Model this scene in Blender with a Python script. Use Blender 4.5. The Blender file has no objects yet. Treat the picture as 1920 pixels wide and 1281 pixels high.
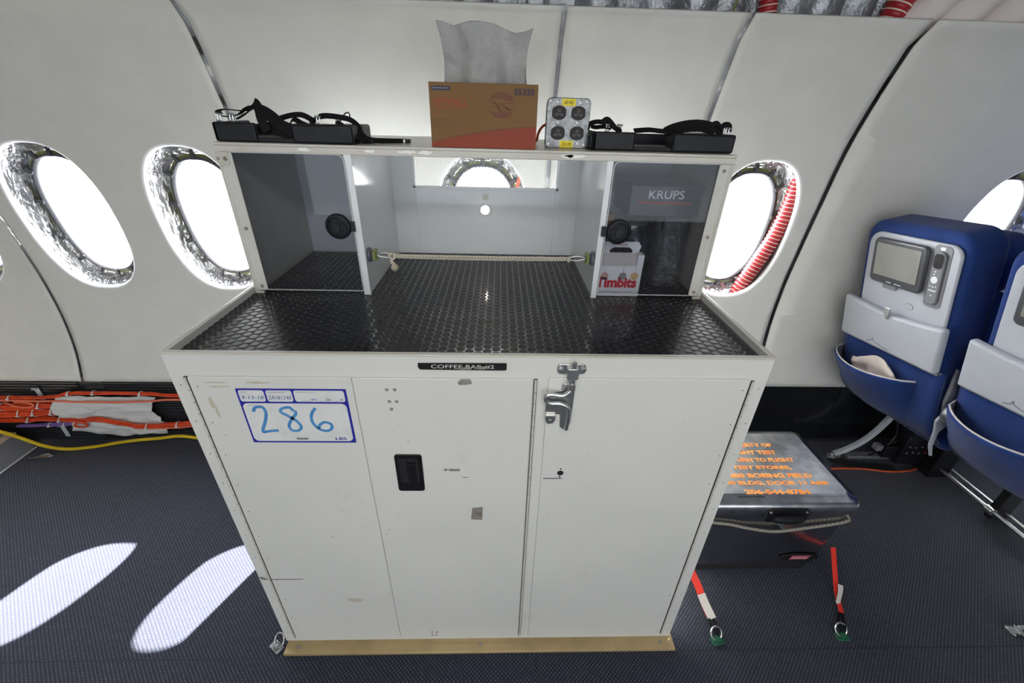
import bpy, bmesh, math, random
from mathutils import Vector, Matrix, noise
random.seed(7)
PI = math.pi
scene = bpy.context.scene
COL = scene.collection

# ---------------------------------------------------------------- camera
F, PITCH, YAW, ROLL = 788.8, 0.5059, 0.0377, 0.0291
CAM = Vector((0.0454, -0.7173, 1.4965))
fw = Vector((math.sin(YAW)*math.cos(PITCH), math.cos(YAW)*math.cos(PITCH), -math.sin(PITCH)))
rt = Vector((math.cos(YAW), -math.sin(YAW), 0)); up = rt.cross(fw)
r2 = rt*math.cos(ROLL)+up*math.sin(ROLL); u2 = -rt*math.sin(ROLL)+up*math.cos(ROLL)
cd = bpy.data.cameras.new('camera'); cam = bpy.data.objects.new('camera', cd); COL.objects.link(cam)
cd.sensor_width = 36; cd.lens = F/1920*36; cd.clip_start = 0.01
cam.matrix_world = Matrix(((r2.x,u2.x,-fw.x,CAM.x),(r2.y,u2.y,-fw.y,CAM.y),(r2.z,u2.z,-fw.z,CAM.z),(0,0,0,1)))
scene.camera = cam

# ---------------------------------------------------------------- world, sun, added fill lamps, exposure
w = bpy.data.worlds.new('sky'); scene.world = w; w.use_nodes = True
bg = w.node_tree.nodes['Background']; bg.inputs[0].default_value = (0.96, 0.98, 1.0, 1); bg.inputs[1].default_value = 24.0
sd = bpy.data.lights.new('sun', 'SUN'); sd.energy = 80; sd.angle = math.radians(0.6); sd.color = (1.0, 0.97, 0.92)
sun = bpy.data.objects.new('sun', sd); COL.objects.link(sun)
sun.rotation_euler = Vector((-0.364, -0.795, -1.0)).to_track_quat('-Z', 'Y').to_euler()
def area(name, loc, size, size_y, energy, color, rot=(0,0,0)):
    d = bpy.data.lights.new(name, 'AREA'); d.shape = 'RECTANGLE'; d.size = size; d.size_y = size_y; d.energy = energy; d.color = color
    o = bpy.data.objects.new(name, d); COL.objects.link(o); o.location = loc; o.rotation_euler = rot
    return o
area('added_front_fill', (0.0, -1.25, 2.27), 1.6, 0.4, 21, (1.0, 0.975, 0.93))  # added overhead fill that brightens the cabinet front, not a known cabin fitting
area('far_side_fill', (0.5, -4.6, 1.05), 6.0, 1.8, 66, (0.86, 0.94, 1.0), (PI/2, 0, 0))  # added bluish fill before the far wall, standing in for its window daylight
scene.view_settings.view_transform = 'Standard'; scene.view_settings.look = 'None'
scene.view_settings.exposure = 0.0; scene.view_settings.gamma = 1; scene.view_settings.use_curve_mapping = False

# ---------------------------------------------------------------- mesh helpers
class MB:
    def __init__(s): s.v = []; s.f = []; s.m = []
    def add(s, vs, fs, mi=0):
        b = len(s.v); s.v += [tuple(p) for p in vs]; s.f += [tuple(b+i for i in f) for f in fs]; s.m += [mi]*len(fs); return s
    def box(s, x0, x1, y0, y1, z0, z1, mi=0):
        vs = [(x, y, z) for z in (z0, z1) for y in (y0, y1) for x in (x0, x1)]
        return s.add(vs, [(0,2,3,1),(4,5,7,6),(0,1,5,4),(2,6,7,3),(0,4,6,2),(1,3,7,5)], mi)
    def prism(s, poly, o, r, u, t, mi=0):
        # poly in the plane spanned by r,u at o, extruded by the vector t
        o, r, u, t = map(Vector, (o, r, u, t)); n = len(poly)
        a = [o+r*p[0]+u*p[1] for p in poly]; b = [p+t for p in a]
        return s.add(a+b, [tuple(range(n))[::-1], tuple(range(n, 2*n))]+[(i, (i+1) % n, n+(i+1) % n, n+i) for i in range(n)], mi)
    def sweep(s, pts, prof, hint=(0,0,1), cap=True, mi=0, scale=None, fixed=False):
        pts = [Vector(p) for p in pts]; n = len(pts); k = len(prof); h = Vector(hint); vs = []
        for i, p in enumerate(pts):
            t = (pts[min(i+1, n-1)]-pts[max(i-1, 0)]).normalized()
            side = t.cross(h)
            if side.length < 1e-3: side = t.cross(Vector((0.3, 0.5, 0.8)))
            side.normalize(); nn = side.cross(t).normalized()
            if not fixed: h = nn
            sc = scale[i] if scale else 1
            vs += [p+side*(a*sc)+nn*(b*sc) for a, b in prof]
        fs = [(i*k+j, i*k+(j+1) % k, (i+1)*k+(j+1) % k, (i+1)*k+j) for i in range(n-1) for j in range(k)]
        if cap: fs += [tuple(range(k))[::-1], tuple(range((n-1)*k, n*k))]
        return s.add(vs, fs, mi)
    def tube(s, pts, r, seg=8, **kw): return s.sweep(pts, circ(r, seg), **kw)
    def ribbon(s, pts, wd, th=0.0016, hint=(0,0,1), **kw):
        a, b = wd/2, th/2
        return s.sweep(pts, [(-a,-b),(a,-b),(a,b),(-a,b)], hint=hint, fixed=True, **kw)
    def lathe(s, prof, o=(0,0,0), axis='Z', seg=32, mi=0, sx=1, sy=1):
        # prof: (radius, height)
        o = Vector(o); vs = []; k = len(prof)
        for i in range(seg):
            c, q = math.cos(2*PI*i/seg), math.sin(2*PI*i/seg)
            for r, h in prof:
                a, b = r*c*sx, r*q*sy
                vs.append(o+Vector({'Z': (a, b, h), 'Y': (a, -h, b), 'X': (h, a, b)}[axis]))
        fs = [(i*k+j, ((i+1) % seg)*k+j, ((i+1) % seg)*k+j+1, i*k+j+1) for i in range(seg) for j in range(k-1)]
        if prof[-1][0] > 1e-6: fs.append(tuple(i*k+k-1 for i in range(seg)))
        if prof[0][0] > 1e-6: fs.append(tuple(i*k for i in range(seg))[::-1])
        return s.add(vs, fs, mi)
    def xf(s, M): s.v = [tuple(M @ Vector(p)) for p in s.v]; return s
def circ(r, n=8): return [(r*math.cos(2*PI*i/n), r*math.sin(2*PI*i/n)) for i in range(n)]
def spl(pts, n=6, closed=False):
    P = [Vector(p) for p in pts]; out = []; m = len(P)
    for i in range(m if closed else m-1):
        if closed: p0, p1, p2, p3 = P[i-1], P[i], P[(i+1) % m], P[(i+2) % m]
        else: p0, p1, p2, p3 = P[max(i-1,0)], P[i], P[i+1], P[min(i+2, m-1)]
        for j in range(n):
            t = j/n
            out.append(0.5*((2*p1)+(p2-p0)*t+(2*p0-5*p1+4*p2-p3)*t*t+(3*p1-p0-3*p2+p3)*t**3))
    out.append(P[0] if closed else P[-1]); return out
def rrect(x0, x1, y0, y1, r, n=5, rs=None):
    # rounded rectangle, rs = radii (bl, br, tr, tl)
    rs = rs or (r, r, r, r); o = []
    for (cx, cy, a0, q) in ((x0+rs[0], y0+rs[0], PI, rs[0]), (x1-rs[1], y0+rs[1], 1.5*PI, rs[1]), (x1-rs[2], y1-rs[2], 0, rs[2]), (x0+rs[3], y1-rs[3], .5*PI, rs[3])):
        if q < 1e-5: o.append((cx, cy)); continue
        for i in range(n+1): a = a0+PI/2*i/n; o.append((cx+q*math.cos(a), cy+q*math.sin(a)))
    return o
def split_mb(mb):
    par = list(range(len(mb.v)))
    def find(a):
        while par[a] != a: par[a] = par[par[a]]; a = par[a]
        return a
    for f in mb.f:
        r = find(f[0])
        for i in f[1:]: par[find(i)] = r
    groups = {}
    for k, f in enumerate(mb.f): groups.setdefault(find(f[0]), []).append(k)
    out = []
    for ks in groups.values():
        n = MB(); ix = {}
        for k in ks:
            for i in mb.f[k]:
                if i not in ix: ix[i] = len(n.v); n.v.append(mb.v[i])
            n.f.append(tuple(ix[i] for i in mb.f[k])); n.m.append(mb.m[k])
        out.append(n)
    return out
def objs(name, mb, mats, parent=None, **kw):
    return [obj(name, q, mats, parent, **kw) for q in split_mb(mb)]
ORG = {}
def root_loc(p):
    while p.parent: p = p.parent
    return Vector(ORG.get(p.name, (0,0,0)))
def obj(name, mb, mats, parent=None, smooth=True, bevel=0, seg=2, angle=35, loc=None, recalc=True, weld=False):
    me = bpy.data.meshes.new(name); me.from_pydata(mb.v, [], mb.f)
    if not isinstance(mats, (list, tuple)): mats = [mats]
    for m in mats: me.materials.append(m)
    for p, mi in zip(me.polygons, mb.m): p.material_index = mi
    if recalc:
        bm = bmesh.new(); bm.from_mesh(me)
        if weld: bmesh.ops.remove_doubles(bm, verts=bm.verts, dist=1e-5)
        bmesh.ops.recalc_face_normals(bm, faces=bm.faces); bm.to_mesh(me); bm.free()
    o = bpy.data.objects.new(name, me); COL.objects.link(o)
    if parent is not None:
        me.transform(Matrix.Translation(-root_loc(parent))); o.parent = parent
    elif loc is not None:
        me.transform(Matrix.Translation(-Vector(loc))); o.location = loc; ORG[o.name] = tuple(loc)
    if smooth:
        for p in me.polygons: p.use_smooth = True
        me.set_sharp_from_angle(angle=math.radians(angle))
    if bevel:
        b = o.modifiers.new('bevel', 'BEVEL'); b.width = bevel; b.segments = seg; b.limit_method = 'ANGLE'; b.angle_limit = math.radians(40); b.harden_normals = False
    return o
def tag(o, label=None, cat=None, group=None, kind=None):
    for k, v in (('label', label), ('category', cat), ('group', group), ('kind', kind)):
        if v: o[k] = v
    return o
def thing(name, label, cat, loc=(0,0,0), group=None, kind=None, local=False):
    o = bpy.data.objects.new(name, None); COL.objects.link(o); o.location = loc; o.empty_display_size = 0.05
    if not local: ORG[o.name] = tuple(loc)
    return tag(o, label, cat, group, kind)
def copy_tree(o, parent=None):
    c = o.copy(); COL.objects.link(c); c.parent = parent
    for ch in [x for x in list(o.children)]: copy_tree(ch, c)
    return c
def text(body, o, r, u, wd, ht, mat, parent, name='lettering', bold=0.0, th=0.0004, shear=0, label=None, space=1.0):
    # lettering fitted into wd x ht with its lower left corner at o
    cu = bpy.data.curves.new(name, 'FONT'); cu.body = body; cu.size = 1; cu.offset = bold; cu.shear = shear; cu.space_character = space
    cu.resolution_u = 3; t = bpy.data.objects.new('t', cu); COL.objects.link(t)
    me = bpy.data.meshes.new_from_object(t); bpy.data.objects.remove(t); bpy.data.curves.remove(cu)
    xs = [v.co.x for v in me.vertices]; ys = [v.co.y for v in me.vertices]
    o, r, u = Vector(o), Vector(r).normalized(), Vector(u).normalized(); n = r.cross(u)
    sx = wd/(max(xs)-min(xs)); sy = ht/(max(ys)-min(ys)) if ht else sx; x0, y0 = min(xs), min(ys)
    mb = MB(); vs = [o+r*((v.co.x-x0)*sx)+u*((v.co.y-y0)*sy)+n*th for v in me.vertices]
    mb.add(vs, [tuple(p.vertices) for p in me.polygons]); bpy.data.meshes.remove(me)
    ob = obj(name, mb, mat, parent, smooth=False, recalc=False)
    if label: ob['label'] = label
    return ob
def stroke(mb, pts2, o, r, u, wd, n=6, th=0.0004):
    # a flat pen stroke in the plane (o; r,u)
    o, r, u = Vector(o), Vector(r), Vector(u); nn = r.cross(u).normalized()
    P = [o+r*p[0]+u*p[1]+nn*th for p in spl([(a, b, 0) for a, b in pts2], n)]; vs = []; k = len(P)
    for i, p in enumerate(P):
        t = (P[min(i+1, k-1)]-P[max(i-1, 0)]).normalized(); s = t.cross(nn)*wd/2; vs += [p-s, p+s]
    mb.add(vs, [(2*i, 2*i+1, 2*i+3, 2*i+2) for i in range(k-1)])

# ---------------------------------------------------------------- materials
class NT:
    def __init__(s, name):
        s.mat = bpy.data.materials.new(name); s.mat.use_nodes = True; s.t = s.mat.node_tree; s.n = s.t.nodes; s.l = s.t.links
        s.b = s.n['Principled BSDF']; s.out = s.n['Material Output']
    def node(s, typ, **kw):
        n = s.n.new(typ)
        for k, v in kw.items():
            if k.startswith('i_'):
                key = k[2:]; key = int(key) if key.isdigit() else key.replace('_', ' ')
                if hasattr(v, 'bl_idname') or isinstance(v, bpy.types.NodeSocket): s.l.new(v, n.inputs[key])
                else: n.inputs[key].default_value = v
            else: setattr(n, k, v)
        return n
    def math(s, op, a, b=None, c=None):
        n = s.n.new('ShaderNodeMath'); n.operation = op
        for i, v in enumerate((a, b, c)):
            if v is None: continue
            if isinstance(v, bpy.types.NodeSocket): s.l.new(v, n.inputs[i])
            else: n.inputs[i].default_value = v
        return n.outputs[0]
    def coord(s, kind='Object'): return s.node('ShaderNodeTexCoord').outputs[kind]
    def noise(s, scale, detail=3, rough=.55, vec=None, stretch=None):
        vec = vec or s.coord()
        if stretch:
            m = s.node('ShaderNodeMapping', i_Vector=vec); m.inputs['Scale'].default_value = stretch; vec = m.outputs[0]
        return s.node('ShaderNodeTexNoise', i_Vector=vec, i_Scale=scale, i_Detail=detail, i_Roughness=rough).outputs[0]
    def ramp(s, fac, stops):
        r = s.n.new('ShaderNodeValToRGB'); s.l.new(fac, r.inputs[0]); e = r.color_ramp.elements
        while len(e) < len(stops): e.new(0.5)
        for el, (p, c) in zip(e, stops): el.position = p; el.color = (*c, 1) if len(c) == 3 else c
        return r.outputs[0]
    def bump(s, h, strength=.3, dist=.002):
        n = s.node('ShaderNodeBump', i_Strength=strength, i_Distance=dist, i_Height=h); s.l.new(n.outputs[0], s.b.inputs['Normal']); return n
def mat(name, col, rough=.5, metal=0, bump=None, var=None, spec=None, coat=0, sheen=0):
    """bump=(scale,strength,dist); var=(scale, second colour, low, high)"""
    t = NT(name); b = t.b
    b.inputs['Base Color'].default_value = (*col, 1); b.inputs['Roughness'].default_value = rough; b.inputs['Metallic'].default_value = metal
    if spec is not None: b.inputs['Specular IOR Level'].default_value = spec
    b.inputs['Coat Weight'].default_value = coat; b.inputs['Coat Roughness'].default_value = .08
    if sheen: b.inputs['Sheen Weight'].default_value = sheen
    if var: t.l.new(t.ramp(t.noise(var[0], 4), [(var[2], col), (var[3], var[1])]), b.inputs['Base Color'])
    else:
        c2 = tuple(min(1, c*1.06+.002) for c in col)
        t.l.new(t.ramp(t.noise(9, 3), [(.35, col), (.7, c2)]), b.inputs['Base Color'])
    if bump: t.bump(t.noise(bump[0], 4), bump[1], bump[2])
    return t.mat
def emis(name, col, st):
    t = NT(name); e = t.node('ShaderNodeEmission', i_Color=(*col, 1), i_Strength=st); t.l.new(e.outputs[0], t.out.inputs[0]); return t.mat
M = {}
M['panel'] = mat('sidewall_panel_white', (.66, .65, .605), .42, bump=(900, .05, .001))
M['panel_lip'] = mat('panel_edge_white', (.80, .81, .80), .35)
M['paint'] = mat('cream_white_paint', (.60, .575, .505), .28, var=(9, (.52, .49, .41), .45, .8), bump=(40, .03, .001))
def front_paint():
    t = NT('scuffed_white_paint'); c = t.coord()
    base = t.ramp(t.noise(1.8, 4, vec=c), [(.35, (.70, .695, .655)), (.75, (.62, .62, .585))])
    sm = t.ramp(t.noise(5.5, 6, .7, vec=c), [(.60, (0,0,0)), (.74, (1,1,1))])
    mx = t.node('ShaderNodeMix', data_type='RGBA'); t.l.new(t.math('MULTIPLY', sm, .35), mx.inputs[0]); t.l.new(base, mx.inputs[6]); mx.inputs[7].default_value = (.47, .45, .39, 1)
    sp = t.ramp(t.noise(70, 2, .5, vec=c), [(.765, (0,0,0)), (.78, (1,1,1))])
    m2 = t.node('ShaderNodeMix', data_type='RGBA'); t.l.new(t.math('MULTIPLY', sp, .5), m2.inputs[0]); t.l.new(mx.outputs[2], m2.inputs[6]); m2.inputs[7].default_value = (.25, .24, .22, 1)
    t.l.new(m2.outputs[2], t.b.inputs['Base Color']); t.b.inputs['Roughness'].default_value = .38
    t.bump(t.noise(60, 3, vec=c), .03, .001); return t.mat
M['front'] = front_paint()
M['inner'] = mat('cool_white_interior_paint', (.74, .76, .78), .13, coat=.3, var=(3, (.68, .70, .72), .4, .8))
M['bare'] = mat('bare_metal_chip', (.36, .34, .31), .4, .3, var=(60, (.25, .2, .15), .4, .7))
M['chip_white'] = mat('chipped_white_primer', (.9, .88, .82), .3, bump=(300, .5, .002))
M['black'] = mat('black_plastic', (.007, .007, .009), .38, spec=.35)
M['blackmat'] = mat('black_foam_plastic', (.007, .008, .010), .45, spec=.3, var=(30, (.012, .013, .017), .4, .7), bump=(120, .3, .001))
M['web'] = mat('black_webbing', (.005, .005, .006), .75, bump=(700, .5, .001), spec=.2)
M['chrome'] = mat('polished_steel_hardware', (.60, .60, .59), .28, .95, bump=(60, .1, .001))
M['zinc'] = mat('galvanised_zinc', (.20, .205, .21), .42, .6, var=(90, (.38, .39, .40), .35, .65), bump=(90, .15, .001))
M['alu'] = mat('brushed_aluminium', (.62, .63, .65), .3, .9, bump=(200, .1, .001))
M['dark_gap'] = mat('dark_gap', (.02, .02, .02), .8)
M['hinge_w'] = mat('white_hinge_leaf', (.62, .61, .56), .4, var=(12, (.55, .5, .4), .5, .8))
M['brass'] = mat('gold_anodised_plate', (.50, .38, .20), .38, .35, var=(7, (.36, .27, .13), .4, .75), bump=(50, .1, .001))
M['kraft'] = mat('brown_cardboard', (.20, .100, .030), .7, bump=(200, .08, .001))
M['boxblue'] = mat('printed_blue', (.018, .018, .06), .6)
M['boxorange'] = mat('printed_orange', (.34, .060, .012), .6)
M['boxorange2'] = mat('printed_orange_flood', (.26, .036, .010), .6)
M['boxbrown'] = mat('printed_brown', (.16, .05, .02), .6)
M['paper'] = mat('white_paper', (.80, .80, .79), .8)
M['white'] = mat('white_ink', (.8, .8, .8), .5)
M['yellow'] = mat('yellow_label_tape', (.80, .64, .01), .45)
M['ink'] = mat('black_ink', (.008, .008, .008), .5, spec=.3)
M['brownblack'] = mat('brown_black_receptacle', (.012, .008, .008), .4, spec=.3)
M['brownface'] = mat('worn_receptacle_face', (.035, .025, .024), .4)
M['labelblue'] = mat('blue_label_print', (.015, .02, .30), .4)
M['labelwhite'] = mat('white_label', (.72, .72, .70), .35, var=(25, (.64, .64, .62), .45, .75))
M['marker'] = mat('blue_marker', (.05, .22, .50), .5, var=(60, (.10, .32, .62), .35, .7))
M['marker_thin'] = mat('blue_pen', (.05, .13, .33), .5)
M['red_print'] = mat('red_print', (.60, .012, .03), .45)
M['redlogo'] = mat('faded_red_badge', (.45, .10, .13), .4)
M['krups'] = mat('black_printed_carton', (.022, .023, .028), .3, coat=.2)
M['kettle'] = mat('dark_blue_black_enamel', (.010, .012, .022), .2, coat=.3)
M['cup'] = mat('grey_rubber_suction_cup', (.11, .10, .14), .35)
M['green'] = mat('olive_green_fitting', (.16, .20, .05), .5)
M['dkgreen'] = mat('dark_green_strap', (.01, .10, .05), .6)
M['steel'] = mat('polished_stainless_steel', (.60, .60, .60), .17, 1, var=(5, (.50, .51, .53), .4, .7), bump=(14, .12, .003))
M['steellid'] = mat('scratched_stainless_lid', (.55, .56, .60), .25, 1, var=(22, (.86, .87, .88), .4, .7), bump=(45, .16, .002))
M['stencil'] = mat('orange_stencil_paint', (.95, .26, .05), .55, var=(30, (.95, .45, .10), .35, .7))
M['redweb'] = mat('red_webbing', (.70, .03, .015), .6, bump=(500, .3, .001))
M['tagwhite'] = mat('white_cloth_tag', (.62, .58, .54), .8)
M['seatblue'] = None
M['seatgrey'] = mat('light_grey_seat_plastic', (.44, .46, .50), .42, bump=(700, .05, .001))
M['seatgrey2'] = mat('mid_grey_plastic', (.20, .20, .22), .38)
M['screen'] = mat('painted_reflection_screen', (.24, .235, .21), .10, spec=.9)  # light grey of the reflected cabin is put into the base colour
M['screenb'] = mat('charcoal_monitor_bezel', (.055, .057, .065), .3)
M['orangecord'] = mat('orange_cord', (.62, .085, .025), .45)
M['redcable'] = mat('red_orange_cable', (.72, .07, .012), .4, var=(25, (.55, .04, .01), .4, .7))
M['salmon'] = mat('salmon_cable', (.75, .17, .09), .45)
M['purple'] = mat('purple_cable', (.22, .12, .38), .45)
M['yellowc'] = mat('yellow_cable', (.65, .45, .01), .42)
M['tie'] = mat('white_cable_tie', (.75, .74, .72), .5)
M['cloth'] = mat('white_cloth_wrap', (.60, .60, .58), .85, bump=(35, .4, .004))
M['tissue'] = mat('white_tissue', (.72, .72, .71), .85, bump=(60, .5, .003))
M['dado'] = mat('charcoal_dado_plastic', (.03, .032, .036), .35)
M['dadogloss'] = mat('glossy_black_dado', (.008, .009, .011), .14)
M['blanket'] = mat('silver_insulation_film', (.22, .225, .24), .32, .55, var=(14, (.36, .37, .39), .4, .7), bump=(22, .8, .012))
M['ductwhite'] = mat('off_white_duct_fabric', (.72, .66, .62), .75, bump=(25, .2, .004))
M['hosered'] = mat('red_hose', (.36, .015, .02), .4, bump=(300, .3, .001))
M['hosewhite'] = mat('cream_hose_rib', (.75, .66, .55), .5)
M['olive'] = mat('olive_primer_frame', (.13, .14, .035), .5)
M['gasket'] = mat('dark_window_gasket', (.035, .035, .040), .4)
M['creamtop'] = mat('cream_box_top', (.55, .48, .36), .5)
M['darkfoam'] = mat('matt_black_base', (.006, .006, .007), .8)
M['ceiling'] = mat('grey_cabin_lining', (.24, .245, .25), .6)
M['led'] = emis('lit_led', (1.0, .93, .78), 9)
M['fill_glow'] = emis('fill_strip_glow', (1, .98, .93), 1.2)  # glow of the added overhead fill strips

def seat_fabric():
    t = NT('blue_ribbed_seat_fabric'); c = t.coord()
    wv = t.node('ShaderNodeTexWave', i_Vector=c, i_Scale=95.0, bands_direction='Z', i_Distortion=1.0, i_Detail=1.0)
    t.l.new(t.ramp(t.noise(8, 3, vec=c), [(.3, (.007, .028, .135)), (.75, (.010, .040, .19))]), t.b.inputs['Base Color'])
    t.b.inputs['Roughness'].default_value = .85; t.b.inputs['Sheen Weight'].default_value = .15; t.b.inputs['Specular IOR Level'].default_value = .25
    t.bump(wv.outputs[1], .35, .0015); return t.mat
M['seatblue'] = seat_fabric()

def foil():
    t = NT('crinkled_silver_film'); c = t.coord()
    v = t.node('ShaderNodeTexVoronoi', i_Vector=c, i_Scale=8.0, feature='SMOOTH_F1').outputs[0]
    n = t.noise(11, 4, .6, vec=c, stretch=(1, 1, .45)); h = t.math('ADD', t.math('MULTIPLY', v, .8), n)
    t.l.new(t.ramp(t.noise(7, 4, vec=c), [(.35, (.42, .42, .44)), (.7, (.70, .70, .72))]), t.b.inputs['Base Color'])
    t.b.inputs['Metallic'].default_value = .9; t.b.inputs['Roughness'].default_value = .28
    t.bump(h, 1.0, .035); return t.mat
M['foil'] = foil()

def glassy(name, tint, ior=1.45, rough=.02, bump=None, haze=0, hazecol=(.8,.8,.8)):
    t = NT(name); tr = t.node('ShaderNodeBsdfTransparent', i_Color=(*tint, 1)); g = t.node('ShaderNodeBsdfGlossy', i_Roughness=rough)
    fr = t.node('ShaderNodeFresnel', i_IOR=ior); fac = fr.outputs[0]
    if bump:
        bn = t.node('ShaderNodeBump', i_Strength=bump[1], i_Distance=bump[2], i_Height=t.noise(bump[0], 5, .65)); t.l.new(bn.outputs[0], g.inputs['Normal']); t.l.new(bn.outputs[0], fr.inputs['Normal'])
    m = t.node('ShaderNodeMixShader'); t.l.new(fac, m.inputs[0]); t.l.new(tr.outputs[0], m.inputs[1]); t.l.new(g.outputs[0], m.inputs[2])
    last = m.outputs[0]
    if haze:
        df = t.node('ShaderNodeBsdfDiffuse', i_Color=(*hazecol, 1)); m2 = t.node('ShaderNodeMixShader'); m2.inputs[0].default_value = haze
        t.l.new(last, m2.inputs[1]); t.l.new(df.outputs[0], m2.inputs[2]); last = m2.outputs[0]
    t.l.new(last, t.out.inputs[0]); t.n.remove(t.b); return t.mat
M['plexi'] = glassy('clear_acrylic_door', (.84, .85, .88), 1.36, .02, haze=.01, hazecol=(.7, .7, .72))
M['pane'] = glassy('window_acrylic', (.97, .98, 1.0), 1.3)
M['bag'] = glassy('clear_plastic_bag', (.72, .73, .75), 2.0, .07, bump=(16, 1.0, .03), haze=.05)
M['clearside'] = glassy('clear_plastic_side', (.62, .65, .70), 1.5, .2, haze=.35, hazecol=(.45, .48, .52))
M['plexiedge'] = mat('acrylic_edge', (.60, .62, .60), .2)

def hexmask(t, vec, pitch, rad, ax='x', ay='z', soft=.0):
    # 1 inside the round holes of a staggered grid
    sp = t.node('ShaderNodeSeparateXYZ', i_Vector=vec).outputs; X = sp['XYZ'.index(ax.upper())]; Y = sp['XYZ'.index(ay.upper())]
    ds = []
    for ox, oy in ((0, 0), (.5, .5)):
        fx = t.math('SUBTRACT', t.math('FRACT', t.math('ADD', t.math('DIVIDE', X, pitch[0]), 100+ox)), .5)
        fy = t.math('SUBTRACT', t.math('FRACT', t.math('ADD', t.math('DIVIDE', Y, pitch[1]), 100+oy)), .5)
        px = t.math('MULTIPLY', fx, pitch[0]); py = t.math('MULTIPLY', fy, pitch[1])
        ds.append(t.math('SQRT', t.math('ADD', t.math('MULTIPLY', px, px), t.math('MULTIPLY', py, py))))
    return t.math('LESS_THAN', t.math('MINIMUM', ds[0], ds[1]), rad)
def mesh_mat():
    t = NT('perforated_white_sheet'); k = hexmask(t, t.coord(), (.0100, .0058), .0024)
    t.b.inputs['Base Color'].default_value = (.36, .37, .39, 1); t.b.inputs['Roughness'].default_value = .4
    tr = t.node('ShaderNodeBsdfTransparent'); m = t.node('ShaderNodeMixShader'); t.l.new(k, m.inputs[0]); t.l.new(t.b.outputs[0], m.inputs[1]); t.l.new(tr.outputs[0], m.inputs[2]); t.l.new(m.outputs[0], t.out.inputs[0])
    return t.mat
M['mesh'] = mesh_mat()
def carpet():
    t = NT('navy_woven_carpet'); c = t.coord()
    wob = t.node('ShaderNodeVectorMath', operation='MULTIPLY_ADD'); nz = t.node('ShaderNodeTexNoise', i_Vector=c, i_Scale=120.0)
    t.l.new(nz.outputs[1], wob.inputs[0]); wob.inputs[1].default_value = (.0022, .0022, 0); t.l.new(c, wob.inputs[2])
    k = hexmask(t, wob.outputs[0], (.0125, .0120), .0023, 'x', 'y')
    big = t.noise(1.3, 3, vec=c)
    dark = t.ramp(big, [(.3, (.011, .0130, .024)), (.7, (.016, .020, .038))])
    lite = t.ramp(t.noise(60, 2, vec=c), [(.3, (.045, .050, .068)), (.75, (.11, .12, .15))])
    mx = t.node('ShaderNodeMix', data_type='RGBA'); t.l.new(k, mx.inputs[0]); t.l.new(dark, mx.inputs[6]); t.l.new(lite, mx.inputs[7])
    t.l.new(mx.outputs[2], t.b.inputs['Base Color']); t.b.inputs['Roughness'].default_value = .9; t.b.inputs['Specular IOR Level'].default_value = .25
    t.b.inputs['Sheen Weight'].default_value = .25
    h = t.math('ADD', t.math('MULTIPLY', k, .8), t.noise(300, 2, vec=c)); t.bump(h, .6, .002); return t.mat
M['carpet'] = carpet()
M['matbase'] = mat('glossy_black_rubber_base', (.010, .011, .013), .10, spec=1.0, coat=.6)
M['matdisc'] = mat('black_rubber_stud', (.011, .012, .015), .38, bump=(160, .12, .001))
def cordmat(name, ax, col=(.62, .57, .46), spot=(.06, .05, .04), f=1.0):
    t = NT(name); c = t.coord(); k = hexmask(t, c, (.014*f, .010*f), .0021*f, ax, 'z')
    mx = t.node('ShaderNodeMix', data_type='RGBA'); t.l.new(k, mx.inputs[0]); mx.inputs[6].default_value = (*col, 1); mx.inputs[7].default_value = (*spot, 1)
    t.l.new(mx.outputs[2], t.b.inputs['Base Color']); t.b.inputs['Roughness'].default_value = .8; t.bump(t.noise(400, 2, vec=c), .4, .001); return t.mat
M['cord'] = cordmat('flecked_bungee_cord', 'x', f=.62)

# ================================================================= SETTING
PR = [(.925,.355),(.965,.5),(.985,.66),(.985,.85),(.97,1.0),(.945,1.2),(.915,1.4),(.87,1.55),(.825,1.665),(.805,1.703),(.757,1.752)]
def wally(z):
    P = PR
    if z <= P[0][1]: return P[0][0]
    if z >= P[-1][1]: return P[-1][0]
    for i in range(len(P)-1):
        if P[i][1] <= z <= P[i+1][1]:
            h = P[i+1][1]-P[i][1]; t = (z-P[i][1])/h
            def sl(k):
                if k <= 0: return (P[1][0]-P[0][0])/(P[1][1]-P[0][1])
                if k >= len(P)-2: return (P[k+1][0]-P[k][0])/(P[k+1][1]-P[k][1]) if k < len(P)-1 else (P[-1][0]-P[-2][0])/(P[-1][1]-P[-2][1])
                return (P[k+1][0]-P[k-1][0])/(P[k+1][1]-P[k-1][1])
            a, b = sl(i)*h, sl(i+1)*h
            return (2*t**3-3*t*t+1)*P[i][0]+(t**3-2*t*t+t)*a+(-2*t**3+3*t*t)*P[i+1][0]+(t**3-t*t)*b
WZ = 1.075
def selip(a, hw, hh, e=2.45):
    c, s = math.cos(a), math.sin(a)
    return hw*math.copysign(abs(c)**(2/e), c), hh*math.copysign(abs(s)**(2/e), s)
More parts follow.
